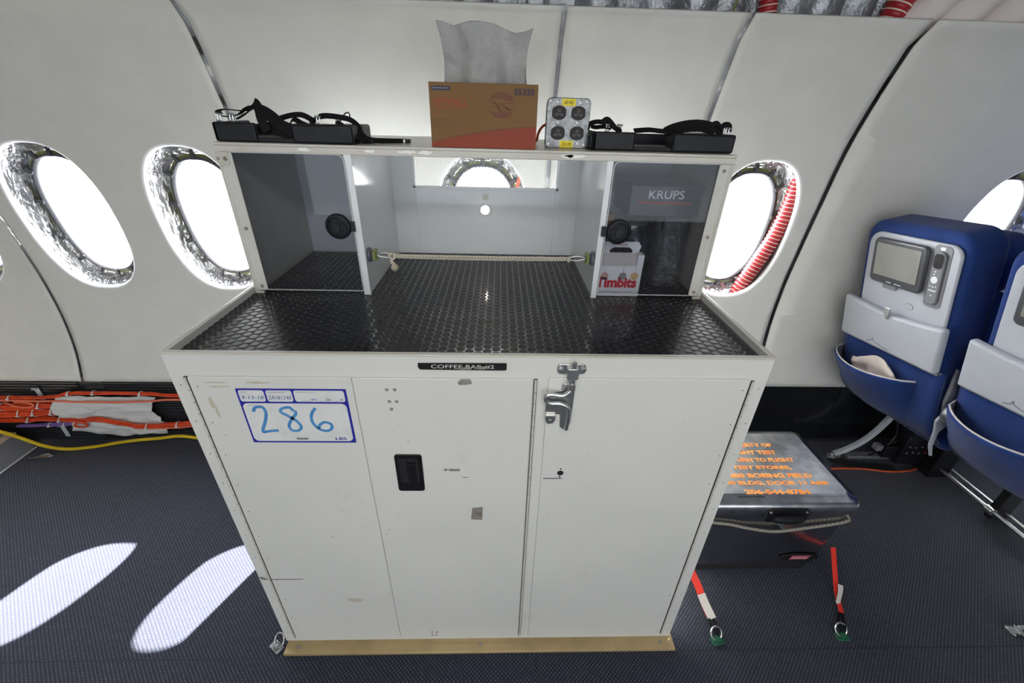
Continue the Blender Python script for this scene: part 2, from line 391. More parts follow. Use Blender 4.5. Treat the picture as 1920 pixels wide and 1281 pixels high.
def bay(mb, x0, x1, wins, off=0.0, hw=.185, hh=.287, zlo=.355, zhi=1.752, lip=.0, mi=0, lipmi=0):
    ZA, ZB = .70, 1.45
    def strip(za, zb, n):
        zs = [za+(zb-za)*i/n for i in range(n+1)]
        if wins:
            cc = [x0]+[(a+b)/2 for a, b in zip(wins, wins[1:])]+[x1]; X = [cc[k]+(cc[k+1]-cc[k])*i/24 for k in range(len(wins)) for i in range(24)]+[x1]; m = len(X)
            mb.add([(x, wally(z)+off, z) for z in zs for x in X], [(j*m+i, j*m+i+1, (j+1)*m+i+1, (j+1)*m+i) for j in range(n) for i in range(m-1)], mi); return
        vs = [(x, wally(z)+off, z) for z in zs for x in (x0, x1)]
        mb.add(vs, [(2*i, 2*i+1, 2*i+3, 2*i+2) for i in range(n)], mi)
    if not wins: strip(zlo, zhi, 60); return
    strip(zlo, ZA, 16); strip(ZB, zhi, 20)
    cuts = [x0]+[(a+b)/2 for a, b in zip(wins, wins[1:])]+[x1]
    NS = 24
    zs = [ZA+(ZB-ZA)*i/NS for i in range(NS+1)]
    for k, cx in enumerate(wins):
        xa, xb = cuts[k], cuts[k+1]
        xs = [xa+(xb-xa)*i/NS for i in range(NS+1)]
        per = [(xb, z) for z in zs[:-1]]+[(x, ZB) for x in xs[::-1][:-1]]+[(xa, z) for z in zs[::-1][:-1]]+[(x, ZA) for x in xs[:-1]]
        n = len(per); rings = 7; vs = []
        for i, (px, pz) in enumerate(per):
            sx = (px-cx)/((xb-cx) if px > cx else (cx-xa)); sz = (pz-WZ)/((ZB-WZ) if pz > WZ else (WZ-ZA))
            a = math.atan2(sz, sx); ex, ez = selip(a, hw, hh)
            for r in range(rings+1):
                t = r/rings; x = px+(cx+ex-px)*t; z = pz+(WZ+ez-pz)*t
                vs.append((x, wally(z)+off, z))
        mb.add(vs, [(i*(rings+1)+r, ((i+1) % n)*(rings+1)+r, ((i+1) % n)*(rings+1)+r+1, i*(rings+1)+r+1) for i in range(n) for r in range(rings)], mi)
        if lip:
            # rolled white edge of the window opening
            vs = []; R = 5
            for i, (px, pz) in enumerate(per):
                sx = (px-cx)/((xb-cx) if px > cx else (cx-xa)); sz = (pz-WZ)/((ZB-WZ) if pz > WZ else (WZ-ZA)); a = math.atan2(sz, sx)
                for r in range(R+1):
                    q = r/R*PI/2; g = .005*math.sin(q); ex, ez = selip(a, hw-g, hh-g); vs.append((cx+ex, wally(WZ+ez)+off+.005*(1-math.cos(q))+(lip-.005)*(r == R), WZ+ez))
            mb.add(vs, [(i*(R+1)+r, ((i+1) % n)*(R+1)+r, ((i+1) % n)*(R+1)+r+1, i*(R+1)+r+1) for i in range(n) for r in range(R)], lipmi)

# cabin sidewall with panels
wall = thing('wall_back', 'curved white aircraft sidewall panels behind the coffee bar', 'wall', (0, .93, 0), kind='structure')
BAYS = [(-3.95,-2.91,[-3.66,-3.15]),(-2.898,-1.857,[-2.64,-2.12]),(-1.842,-.868,[-1.60,-1.09]),(-.852,.216,[-.555,-.02]),(.230,.748,[.51]),(.763,1.281,[1.035]),(1.300,2.36,[2.08]),(2.372,3.9,[2.60,3.12])]
for x0, x1, ws in BAYS:
    mb = MB(); bay(mb, x0, x1, ws, lip=.012, lipmi=1)
    p = obj('wall_panel', mb, [M['panel'], M['panel_lip']], wall, angle=50, weld=True)
    so = p.modifiers.new('thickness', 'SOLIDIFY'); so.thickness = .006; so.offset = -1
mb = MB(); allw = [c for _, _, ws in BAYS for c in ws]
bay(mb, -4.2, 4.2, allw, off=.095, hw=.140, hh=.235, zlo=.25)
hull = obj('insulation_backing', mb, M['blanket'], wall, weld=True); hull['label'] = 'silver quilted insulation behind the panel gaps'
# gap strips showing blotchy film behind each panel seam
mb = MB()
for a, b in ((-.874,-.846),(.211,.235),(.743,.768)):
    zs = [.40+i*.02 for i in range(68)]
    mb.add([(x, wally(min(z, 1.75))+.0035, z) for z in zs for x in (a, b)], [(2*i, 2*i+1, 2*i+3, 2*i+2) for i in range(67)])
for a, b in ((-1.865,-1.835),(1.272,1.308),(-2.92,-2.89)):
    zs = [.25+i*.02 for i in range(76)]
    mb.add([(x, wally(min(z, 1.75))+.03, z) for z in zs for x in (a, b)], [(2*i, 2*i+1, 2*i+3, 2*i+2) for i in range(72)], 1)
def gapmat():
    t = NT('seam_film'); t.l.new(t.ramp(t.noise(9, 3), [(.38, (.05,.045,.04)), (.42, (.22,.22,.24)), (.58, (.40,.41,.43)), (.62, (.75,.76,.75))]), t.b.inputs['Base Color']); t.b.inputs['Roughness'].default_value = .4
    return t.mat
obj('seam_strip', mb, [gapmat(), M['dado']], wall)

# windows (one built, six copied)
win = thing('window_1', 'oval cabin window of the row, left edge of the photo', 'window', (0, 0, 0), kind='structure', local=True)
def ringpts(hw, hh, n=72): return [selip(2*PI*i/n, hw, hh) for i in range(n)]
def loft(mb, rings, mi=0, closed=True):
    # rings: lists of points with equal count
    n = len(rings[0]); vs = [p for r in rings for p in r]
    mb.add(vs, [(k*n+i, k*n+(i+1) % n, (k+1)*n+(i+1) % n, (k+1)*n+i) for k in range(len(rings)-1) for i in range(n)], mi)
def wr(hw, hh, off, dz=0): return [(x, wally(WZ+z)+off, WZ+z+dz) for x, z in ringpts(hw, hh)]
mb = MB(); rings = []
for k in range(15):
    t = k/14; hw = .150+(.192-.150)*t; hh = .245+(.294-.245)*t; off = .086-(.086-.016)*t**1.4
    rr = []
    for i, (x, z) in enumerate(ringpts(hw, hh)):
        nz = noise.noise(Vector((x*16, z*11, 3.1)))*.9+noise.noise(Vector((x*41, z*23, 1.7)))*.5
        rr.append((x, wally(WZ+z)+off+nz*.026*math.sin(PI*t)**.7, WZ+z))
    rings.append(rr)
loft(mb, rings); obj('foil_lining', mb, M['foil'], win, angle=70)
mb = MB(); loft(mb, [wr(.150, .245, .085), wr(.147, .242, .078), wr(.139, .234, .078), wr(.137, .232, .084)]); obj('frame_band', mb, M['olive'], win)
mb = MB(); loft(mb, [wr(.141, .236, .082), wr(.139, .234, .070), wr(.131, .226, .067), wr(.125, .220, .074), wr(.124, .219, .080)]); obj('gasket', mb, M['gasket'], win)
mb = MB(); pr = wr(.128, .223, .079); mb.add(pr, [tuple(range(len(pr)))]); obj('pane', mb, M['pane'], win, recalc=False)
for a in (10, 42, 68, 90, 112, 138, 170, 197, 222, 248, 270, 292, 318, 343):
    a = math.radians(a); x, z = selip(a, .146, .241); y = wally(WZ+z)+.070
    mb = MB(); dx, dz = math.cos(a), math.sin(a); R = Matrix.Rotation(-a, 4, 'Y')
    mb.box(-.016, .004, -.005, .006, -.007, .007); mb.lathe([(0,-.004),(.0075,-.004),(.0075,.004),(.0035,.005),(0,.005)], (.010, 0, 0), 'Y', 12)
    mb.xf(Matrix.Translation((x, y, WZ+z)) @ R); obj('clip', mb, M['gasket'], win, bevel=.001, seg=1)
wx = [(-2.12, 'oval cabin window cut by the left edge of the photo'), (-1.60, 'oval foil-lined cabin window at far left, seen whole'), (-1.09, 'oval foil-lined cabin window just left of the coffee bar hutch'),
      (-.555, 'cabin window hidden behind the left acrylic compartment'), (-.02, 'cabin window seen through the perforated mesh of the coffee bar'), (.51, 'cabin window hidden behind the right acrylic compartment'),
      (1.035, 'oval cabin window right of the coffee bar with a red hose beside its pane'), (2.08, 'oval cabin window behind the blue seats at right edge'),
      (-2.64, 'cabin window further left outside the photo'), (2.60, 'cabin window further right behind the seats'), (3.12, 'cabin window far right outside the photo'), (-3.15, 'cabin window second from the left end wall'), (-3.66, 'cabin window nearest the left end wall')]
for k, (x, lb) in enumerate(wx):
    o = win if k == 0 else copy_tree(win)
    o.name = 'window_%d' % (k+1); o.location = (x, 0, 0); o['label'] = lb; o['group'] = 'oval cabin windows'
    # portal: only steers sampling of the daylight that comes through the pane
    d = bpy.data.lights.new('window_portal', 'AREA'); d.shape = 'RECTANGLE'; d.size = .3; d.size_y = .5; d.cycles.is_portal = True
    po = bpy.data.objects.new('window_portal', d); COL.objects.link(po); po.location = (x, wally(WZ)+.13, WZ); po.rotation_euler = (-PI/2-.08, 0, 0)

mb = MB(); mb.box(-4.2, 4.2, -4.7, 1.4, -.06, 0); tag(obj('floor', mb, M['carpet'], smooth=False, loc=(0,0,0)), 'dark navy woven carpet on the cabin floor', 'floor', kind='structure')
for nm, x0, x1, y0, lb in (('trim_2', -4.2, -.67, -.045, 'thin carpet seam in front of the coffee bar, left part'), ('trim_3', .63, 4.2, -.038, 'thin carpet seam in front of the coffee bar, right part'), ('trim_4', -4.2, -.62, .835, 'thin carpet seam along the foot of the left dado')):
    mb = MB(); mb.box(x0, x1, y0, y0+.0022, 0, .0006); tag(obj(nm, mb, M['dark_gap'], smooth=False, loc=(x0, y0, 0)), lb, 'carpet seam', kind='structure')
# low dark dado
bb = thing('baseboard_back', 'dark dado strip at the foot of the sidewall, ribbed at left and glossy at right', 'baseboard', (0, .93, 0), kind='structure')
mb = MB(); mb.box(-4.2, .3, .945, .96, 0, .372)
for k in range(23):
    z = .012+k*.0152
    if z < .345:
        for a, b in ((-4.2,-2.95),(-2.85,-1.90),(-1.79,-.93),(-.80,.3)): mb.box(a, b, .935, .946, z, z+.0085)
obj('ribbed_grille', mb, M['dado'], bb, smooth=False)
mb = MB(); mb.box(.3, 4.2, .945, .96, 0, .372); mb.box(1.285, 1.289, .943, .946, 0, .36); mb.box(1.74, 1.744, .943, .946, 0, .36); obj('glossy_strip', mb, M['dadogloss'], bb, smooth=False)
mb = MB(); mb.box(-4.2, 4.2, .925, .946, 0, .012); obj('edge_strip', mb, M['dado'], bb, smooth=False)
# rest of the cabin shell
mb = MB(); mb.box(-4.2, 4.2, -4.7, 1.3, 2.32, 2.38); tag(obj('ceiling', mb, M['ceiling'], smooth=False, loc=(0,0,2.32)), 'plain pale cabin ceiling overhead', 'ceiling', kind='structure')
mb = MB(); mb.box(-4.26, -4.2, -4.7, 1.3, 0, 2.34); tag(obj('wall_left', mb, M['ceiling'], smooth=False, loc=(-4.2,0,0)), 'pale end wall at the left end of the cabin', 'wall', kind='structure')
mb = MB(); mb.box(4.2, 4.26, -4.7, 1.3, 0, 2.34); tag(obj('wall_right', mb, M['ceiling'], smooth=False, loc=(4.2,0,0)), 'pale end wall at the right end of the cabin', 'wall', kind='structure')
mb = MB()
mb.box(-4.2, 4.2, -4.7, -4.64, 0, .95); mb.box(-4.2, 4.2, -4.7, -4.64, 1.3, 2.34)
for k in range(8): mb.box(-4.2+k*1.066, -4.2+k*1.066+.90, -4.7, -4.64, .95, 1.3)
tag(obj('wall_front', mb, M['ceiling'], smooth=False, loc=(0,-4.64,0)), 'opposite cabin sidewall with its window row, behind the camera', 'wall', kind='structure')
# insulation above the panels
mb = MB(); X0, X1, NX = -4.2, 4.2, 560
prof = [(.90, 1.62), (.90, 1.76), (.88, 1.9), (.80, 2.1), (.70, 2.32)]
vs = []
for i in range(NX+1):
    x = X0+(X1-X0)*i/NX
    for y, z in prof: vs.append((x, y-.018*abs(math.sin(x*PI/.10))**.5+.01*noise.noise(Vector((x*9, y*9, z*9))), z))
mb.add(vs, [(i*5+j, (i+1)*5+j, (i+1)*5+j+1, i*5+j+1) for i in range(NX) for j in range(4)])
bl = obj('trim_1', mb, M['blanket'], loc=(0,.9,1.62)); tag(bl, 'silver ribbed insulation blanket above the white panels', 'insulation', kind='structure')

# glowing fill strips added behind and above the camera, not known cabin fittings
for (x, y, sx, sy) in ((.0, -1.25, .8, .2), (.2, -3.4, 2.5, .3)):
    mb = MB(); mb.box(x-sx, x+sx, y-sy, y+sy, 2.29, 2.32); tag(obj('fill_strip', mb, M['fill_glow'], smooth=False, loc=(x, y, 2.3)), 'long added fill strip under the ceiling over the aisle' if y > -1.5 else 'long added fill strip under the ceiling nearest the opposite wall', 'light', kind='structure')

# ================================================================= red ducts, white ducts, strap behind the wall line
def hose(name, pts, r, label, group, pitch=.016, n=10):
    L = spl(pts, n); D = 0; path = []
    # resample evenly
    acc = [0]
    for a, b in zip(L, L[1:]): acc.append(acc[-1]+(b-a).length)
    tot = acc[-1]; N = int(tot/pitch*6); path = []; j = 0
    for i in range(N+1):
        s = tot*i/N
        while j < len(acc)-2 and acc[j+1] < s: j += 1
        q = (s-acc[j])/max(1e-9, acc[j+1]-acc[j]); path.append(L[j].lerp(L[j+1], q))
    mb = MB(); seg = 24; prof = circ(r, seg)
    mb.sweep(path, prof, hint=(1,0,0), scale=[1+.05*math.sin(2*PI*i/6) for i in range(N+1)])
    for i in range(N):
        for k in range(seg):
            if i % 6 in (1,): mb.m[i*seg+k] = 1
    o = obj(name, mb, [M['hosered'], M['hosewhite']], loc=tuple(pts[0]), angle=60)
    return tag(o, label, 'hose', group)
hose('flexible_hose', [(1.185, wally(1.40)+.045, 1.40), (1.197, wally(1.30)+.043, 1.30), (1.205, wally(1.18)+.043, 1.18), (1.195, wally(1.06)+.043, 1.06), (1.165, wally(.94)+.043, .94), (1.125, wally(.82)+.043, .82), (1.10, wally(.74)+.045, .74)], .029, 'thick red hose with pale rings beside the window right of the coffee bar', 'red hoses', .0165)
hose('flexible_hose', [(.843, .845, 1.71), (.842, .845, 1.75), (.828, .845, 1.85), (.80, .82, 2.0)], .026, 'narrow red ringed hose at top edge, centre right', 'red hoses', .017)
hose('flexible_hose', [(1.219, .852, 1.715), (1.222, .85, 1.75), (1.250, .84, 1.85), (1.29, .80, 2.0)], .034, 'wide red ringed hose at top edge, right of the narrow one', 'red hoses', .020)
hose('flexible_hose', [(-.228, .845, 1.71), (-.228, .845, 1.75), (-.232, .835, 1.85), (-.24, .80, 2.0)], .023, 'red hose barely peeking over the panels above the tissue box', 'red hoses', .018)
for k, (x, lb) in enumerate(((1.235, 'leftmost white soft duct above the panels at top right'), (1.36, 'middle white soft duct above the panels at top right'), (1.50, 'third white soft duct above the panels at top right'), (1.65, 'rightmost white soft duct above the panels, in the top right corner'))):
    mb = MB(); pts = spl([(x+.03, .86, 1.725), (x+.06, .855, 1.76), (x+.16, .84, 1.88), (x+.30, .80, 2.05)], 8)
    mb.sweep(pts, circ(.055, 24), hint=(1,0,0)); tag(obj('soft_duct', mb, M['ductwhite'], loc=(x, .86, 1.725)), lb, 'duct', 'white soft ducts')
mb = MB(); mb.tube(spl([(.722, .86, 1.70), (.745, .86, 1.78), (.77, .85, 1.9)], 5), .004); tag(obj('wire', mb, M['olive'], loc=(.73, .86, 1.7)), 'thin olive wire above the panels left of the narrow red hose', 'wire')
mb = MB(); mb.ribbon(spl([(.155, .93, 1.42), (.135, .93, 1.36), (.115, .945, 1.26), (.09, .955, 1.12)], 5), .012, hint=(0,1,0)); tag(obj('orange_strap', mb, M['orangecord'], loc=(.13,.93,1.3)), 'orange strap hanging behind the perforated mesh', 'strap')

# ================================================================= COFFEE BAR
HB, d, D, H2 = 1.066, .3374, .7137, 1.414
HC = 1.050; W2 = .5985
bar = thing('coffee_bar', 'white metal coffee bar cabinet with black studded counter and two acrylic compartments', 'cabinet', (0, .36, 0))
BAR = []
def bp(name, mb, m, parent=bar, **kw): return obj(name, mb, m, parent, **kw)
mb = MB()
mb.box(-.61, .61, .0, .012, .012, HB)                      # front sheet
mb.box(-.61, -.602, .012, .722, .012, HB); mb.box(.602, .61, .012, .722, .012, HB)
mb.box(-.61, .61, .722, .73, .012, HB); mb.box(-.602, .602, .012, .722, .012, .03); mb.box(-.602, .602, .012, .722, 1.03, 1.046)
bp('body', mb, M['front'], bevel=.0012, seg=2)
# rim edge, slightly proud and chipped
mb = MB(); mb.box(-.612, .612, -.0008, .005, 1.0625, HB+.001); mb.box(-.612, -.606, .005, .722, 1.052, HB+.001); mb.box(.606, .612, .005, .722, 1.052, HB+.001)
bp('counter_rim', mb, M['paint'], bevel=.001)
mb = MB(); mb.box(-.605, .618, -.038, .775, 0, .011); o = bp('base_plate', mb, M['brass'], bevel=.0015); o['label'] = 'gold coloured metal base plate'
mb = MB()
for x in (-.565, .0, .575): mb.lathe([(0,0),(.006,0),(.006,.0012),(.003,.002),(0,.0014)], (x, -.018, .011), 'Z', 14)
objs('plate_screw', mb, M['bare'], bar)
# doors: raised sheets on the front
def door(x0, x1, z0, z1, name='door', th=.004, rad=.004):
    mb = MB(); mb.prism(rrect(x0, x1, z0, z1, rad), (0, -.0005, 0), (1,0,0), (0,0,1), (0,-th,0)); return bp(name, mb, M['front'], bevel=.0012, seg=2)
dl = door(-.574, -.2505, .030, 1.013); dm = door(-.2495, .118, .030, 1.013); dr = door(.150, .572, .030, 1.016)
def piano(parent, x, z0, z1, w_=.007, dark=0):
    mb = MB(); n = int((z1-z0)/.03)
    for k in range(n):
        a = z0+(z1-z0)*k/n; mb.tube([(x, -.0045, a+.0012), (x, -.0045, a+(z1-z0)/n-.0012)], .0026, 8)
    bp('hinge', mb, M['hinge_w'], parent)
    mb = MB(); mb.box(x-.0036, x+.0036, -.0020, -.0004, z0, z1); bp('hinge_gap', mb, M['dark_gap'], parent, smooth=False)
piano(dl, -.5785, .035, 1.012); piano(dm, .1235, .035, 1.012); piano(dr, .5775, .035, 1.012)
mb = MB()
for x in (-.595, .597):
    for k in range(11):
        z = .06+k*.093; mb.lathe([(0,0),(.0018,0),(.0014,.0007),(0,.0008)], (x-.0, -.0006, z), 'Y', 8); mb.lathe([(0,0),(.0018,0),(.0014,.0007),(0,.0008)], (x-.036 if x > 0 else x+.036, -.0048, z), 'Y', 8)
objs('rivet', mb, M['bare'], bar)
# recessed handle of the middle door
h = MB(); h.prism(rrect(-.187, -.125, .692, .808, .007), (0, -.0046, 0), (1,0,0), (0,0,1), (0,-.003,0)); hd = bp('recessed_handle', h, M['black'], dm, bevel=.0012)
h = MB(); h.prism(rrect(-.178, -.134, .722, .798, .004), (0, -.0076, 0), (1,0,0), (0,0,1), (0,-.0006,0)); 
bp('handle_recess', h, M['darkfoam'], dm, smooth=False)
h = MB(); h.prism([(-.160,.790),(-.152,.783),(-.142,.788),(-.141,.728),(-.158,.728)], (0, -.008, 0), (1,0,0), (0,0,1), (0,-.006,0)); bp('handle_lever', h, M['black'], dm, bevel=.001)
# keyhole
h = MB(); h.lathe([(0,0),(.0075,0),(.0075,.0006),(0,.0006)], (.195, -.0046, .749), 'Y', 20); h.lathe([(0,0),(.0022,0),(.0022,.0006),(0,.0006)], (.195, -.0046, .762), 'Y', 8); h.lathe([(0,0),(.0022,0),(.0022,.0006),(0,.0006)], (.194, -.0046, .737), 'Y', 8)
h.box(.155, .200, -.0052, -.0046, .7305, .7322)
bp('keyhole', h, M['darkfoam'], dr, smooth=False)
# slam latch
lt = MB(); lt.prism(rrect(.166, .224, 1.026, 1.050, .007), (0, -.001, 0), (1,0,0), (0,0,1), (0,-.003,0)); lt.prism(rrect(.184, .207, 1.022, 1.048, .004), (0,-.004,0), (1,0,0), (0,0,1), (0,-.016,0))
latch = bp('slam_latch', lt, M['chrome'], bevel=.002); latch['label'] = 'polished steel slam bolt latch'
lt = MB(); lt.tube([(.1975, -.014, .990), (.1975, -.014, 1.060)], .0052, 14); lt.lathe([(0,-.008),(.0085,-.008),(.0085,.008),(.006,.010),(0,.010)], (.1965, -.014, 1.002), 'Z', 16); bp('bolt', lt, M['chrome'], latch)
lt = MB(); lt.prism([(.178,1.006),(.206,1.006),(.204,.905),(.200,.888),(.188,.885),(.181,.893),(.180,.925),(.170,.928),(.148,.928),(.146,.975),(.160,.985),(.178,.990)], (0,-.005,0), (1,0,0), (0,0,1), (0,-.004,0)); bp('latch_plate', lt, M['chrome'], latch, bevel=.0012)
lt = MB(); lt.tube(spl([(.194, -.018, .894), (.195, -.022, .93), (.192, -.022, .955), (.176, -.020, .963), (.155, -.018, .963), (.145, -.018, .972), (.147, -.018, .983), (.160, -.018, .985), (.180, -.020, .984), (.194, -.018, .995)], 6), .0045, 12, hint=(0,1,0)); bp('pull_loop', lt, M['chrome'], latch)
lt = MB(); lt.prism([(.148,.928),(.169,.928),(.169,.915),(.164,.906),(.153,.906),(.148,.915)], (0,-.005,0), (1,0,0), (0,0,1), (0,-.010,0)); lt.lathe([(0,0),(.003,0),(.003,.002),(0,.002)], (.158,-.015,.916), 'Y', 10); bp('hasp_tab', lt, M['chrome'], latch, bevel=.0015)
for x in (.172, .218):
    lt = MB(); lt.lathe([(0,0),(.0065,0),(.006,.003),(.003,.004),(.0025,.0025),(0,.0025)], (x, -.004, 1.0385), 'Y', 16); bp('bolt_head', lt, M['zinc'], latch)
# name strip
n_ = MB(); n_.prism([(-.114,1.049),(.063,1.050),(.063,1.0345),(.058,1.033),(-.110,1.034),(-.114,1.038)], (0,-.0022,0), (1,0,0), (0,0,1), (0,-.0006,0)); ns = bp('name_strip', n_, M['ink'], smooth=False); ns['label'] = 'black name strip with engraved text, partly scraped'
text('COFFEE BAR #2', (-.088, -.0029, 1.0365), (1,0,0), (0,0,1), .126, .0095, M['labelwhite'], ns)
def blob(mb, cx, cz, w_, h_, y, seed, n=14):
    rnd = random.Random(seed); P = []
    for i in range(n):
        a = 2*PI*i/n; q = .65+.5*rnd.random(); P.append((cx+w_/2*q*math.cos(a), cz+h_/2*q*math.sin(a)))
    mb.prism(P, (0, y, 0), (1,0,0), (0,0,1), (0, -.0003, 0))
mb = MB(); blob(mb, -.023, 1.0375, .040, .006, -.0031, 3); blob(mb, .012, 1.039, .030, .009, -.0031, 4); objs('scrape', mb, M['bare'], ns, smooth=False)
# weight label
YL = -.0048
lab = MB(); lab.prism(rrect(-.487, -.265, .842, .986, .002), (0, YL, 0), (1,0,0), (0,0,1), (0,-.0005,0)); lb = bp('weight_label', lab, M['labelblue'], dl, smooth=False); lb['label'] = 'blue and white weight label reading 286 lbs'
lab = MB()
for r_ in ((-.483,-.432,.9535,.982,.005),(-.428,-.376,.9535,.982,.005),(-.372,-.270,.9535,.982,.005),(-.483,-.270,.8465,.949,.011)):
    lab.prism(rrect(*r_), (0, YL-.0005, 0), (1,0,0), (0,0,1), (0,-.0003,0))
objs('label_field', lab, M['labelwhite'], dl, smooth=False)
YT = YL-.0009
mk = MB()
o0 = (-.487, YT, .842)
def pen(pts, wd, o=o0): stroke(mk, pts, o, (1,0,0), (0,0,1), wd, 6, .0003)
pen([(.022,.085),(.028,.096),(.043,.097),(.047,.083),(.040,.060),(.030,.039),(.029,.030),(.038,.032),(.062,.035)], .0068)
pen([(.105,.088),(.098,.097),(.083,.094),(.078,.085),(.090,.075),(.105,.062),(.112,.045),(.104,.035),(.091,.035),(.087,.048),(.096,.065),(.108,.080),(.108,.089)], .0066)
pen([(.152,.096),(.141,.080),(.138,.060),(.148,.040),(.164,.034),(.176,.041),(.176,.053),(.164,.058),(.152,.050),(.149,.040)], .0066)
bp('handwritten_weight', mk, M['marker'], dl, smooth=False, recalc=False)
text('9-13-18', (-.479, YT, .9595), (1,0,0), (0,0,1), .045, .0095, M['marker_thin'], dl, 'handwritten_date', shear=.3)
text('2A181248', (-.425, YT, .9595), (1,0,0), (0,0,1), .046, .0095, M['marker_thin'], dl, 'handwritten_initials', shear=.2)
text('_____Wx ____Dx ____H', (-.360, YT, .9555), (1,0,0), (0,0,1), .085, .0075, M['labelblue'], dl)
text('LBS', (-.308, YT, .8505), (1,0,0), (0,0,1), .024, .0075, M['labelblue'], dl, bold=.02)
text('DATE', (-.479, YT, .9765), (1,0,0), (0,0,1), .012, .0022, M['labelblue'], dl)
text('HANDLER INITIALS', (-.425, YT, .9765), (1,0,0), (0,0,1), .034, .0022, M['labelblue'], dl)
text('DIMENSION (in feet)', (-.368, YT, .9765), (1,0,0), (0,0,1), .040, .0022, M['labelblue'], dl)
text('WEIGHT (in lbs)', (-.472, YT, .9430), (1,0,0), (0,0,1), .032, .0022, M['labelblue'], dl)
mb = MB(); mb.box(-.392, -.367, YT-.0004, YT, .851, .856); bp('label_smudge', mb, M['seatgrey2'], dl, smooth=False)
# chips, tape remains, scratches
mb = MB(); YC = -.0047
blob(mb, -.022, 1.005, .032, .018, YC, 11); blob(mb, -.073, .759, .010, .009, YC, 12); mb.box(-.066, -.040, YC-.0004, YC, .755, .762)
mb.prism([(-.018,.588),(.010,.585),(.012,.632),(-.014,.630)], (0,YC,0), (1,0,0), (0,0,1), (0,-.0003,0)); blob(mb, -.028, .735, .016, .003, YC, 15)
objs('tape_remnant', mb, M['bare'], dm, smooth=False)
mb = MB(); mb.box(-.600, -.487, YC-.0002, YC, .3405, .3425); mb.box(-.598, -.585, YC-.0002, YC, .344, .345); blob(mb, -.602, .343, .010, .006, -.0007, 18)
objs('scratch', mb, M['ink'], dl, smooth=False)
mb = MB()
for x, z in ((-.182,.985),(-.166,.985),(-.180,.955),(-.165,.955),(-.178,.935),(-.150,.045),(-.138,.045),(-.150,.062),(-.136,.062)):
    mb.lathe([(0,0),(.0042,0),(.0040,.0004),(.0015,.0006),(0,.0003)], (x, -.0046, z), 'Y', 12)
objs('filled_hole', mb, M['bare'], dm)
mb = MB()
blob(mb, -.52, 1.000, .05, .004, YC, 21); blob(mb, -.44, 1.0005, .05, .006, YC, 22); blob(mb, -.52, .990, .045, .005, YC, 23); blob(mb, -.545, .95, .010, .03, YC, 24); blob(mb, -.54, .925, .006, .04, YC, 25); blob(mb, -.36, .24, .05, .02, YC, 26)
objs('glue_mark', mb, mat('yellowed_glue', (.50, .46, .36), .5), dl, smooth=False)

# counter mat
mb = MB(); mb.box(-.6055, .6055, .0055, .718, 1.046, HC-.0007)
px, py = .0375, .0208; k = 0
ring = lambda cx, cy, r, z: [(cx+r*math.cos(2*PI*j/14), cy+r*math.sin(2*PI*j/14)*.93, z) for j in range(14)]
iy = 0; y = .014
while y < .712:
    x = -.596+(px/2 if iy % 2 else 0)
    while x < .598:
        a, b = ring(x, y, .0093, HC-.0008), ring(x, y, .0086, HC+.0005); n = 14
        mb.add(a+b, [(j, (j+1) % n, n+(j+1) % n, n+j) for j in range(n)]+[tuple(range(n, 2*n))], 1)
        x += px
    y += py/2*1.0; iy += 1
cm = bp('counter_mat', mb, [M['matbase'], M['matdisc']], angle=60, recalc=False); cm['label'] = 'black rubber mat with raised round studs'

# hutch
mb = MB()
mb.box(-W2, W2, d, D+.02, H2-.006, H2)                                     # top sheet
mb.box(-W2, W2, d, d+.012, H2-.020, H2-.006)                               # top front rail
mb.box(-W2, -W2+.008, d+.0101, D+.02, HC, H2-.006); mb.box(W2-.008, W2, d+.0101, D+.02, HC, H2-.006)
mb.box(-W2, -W2+.022, d, d+.010, HC, H2-.02); mb.box(W2-.022, W2, d, d+.010, HC, H2-.02)
hutch = bp('hutch_frame', mb, M['paint'], bevel=.0012)
# back with perforated opening
mb = MB(); BY = D
mb.box(-W2+.008, -.2245, BY, BY+.006, HC, H2-.006); mb.box(.2275, W2-.008, BY, BY+.006, HC, H2-.006); mb.box(-.2245, .2275, BY, BY+.006, HC, 1.272); mb.box(-.2245, .2275, BY, BY+.006, 1.392, H2-.006)
for a in (((-.233,-.2245,1.265,1.398)), ((.2275,.236,1.265,1.398)), ((-.233,.236,1.263,1.2725))): mb.box(a[0], a[1], BY-.002, BY, a[2], a[3])
back = bp('hutch_back', mb, M['inner'], bevel=.0008)
mb = MB(); mb.add([(-.2245, BY+.003, 1.272), (.2275, BY+.003, 1.272), (.2275, BY+.003, 1.392), (-.2245, BY+.003, 1.392)], [(0,1,2,3)]); mp = bp('perforated_mesh', mb, M['mesh'], smooth=False, recalc=False)
for s in (-1, 1):
    mb = MB(); xa, xb = (-.3135, -.2955) if s < 0 else (.2955, .3105)
    mb.box(xa+.003, xb-.003, d+.01, BY, HC, H2-.006); mb.box(xa, xb, d-.001, d+.011, HC, H2-.019); bp('divider', mb, [M['inner']], bevel=.001)
# puck light
mb = MB(); mb.lathe([(0,0),(.016,0),(.016,.008),(.0125,.010),(0,.010)], (-.002, BY, 1.202), 'Y', 28); pk = bp('puck_light', mb, M['white'], bevel=.0008)
mb = MB(); mb.lathe([(0,0),(.0145,0),(.013,.002),(0,.0035)], (-.002, BY-.0100, 1.202), 'Y', 28); bp('lit_lens', mb, M['led'], pk)
mb = MB(); mb.box(-.0105, .0095, BY-.0006, BY, 1.231, 1.252); ol = bp('old_sticker', mb, M['hinge_w'], smooth=False); text('T2', (-.006, BY-.0007, 1.236), (1,0,0), (0,0,1), .010, .009, M['bare'], ol)
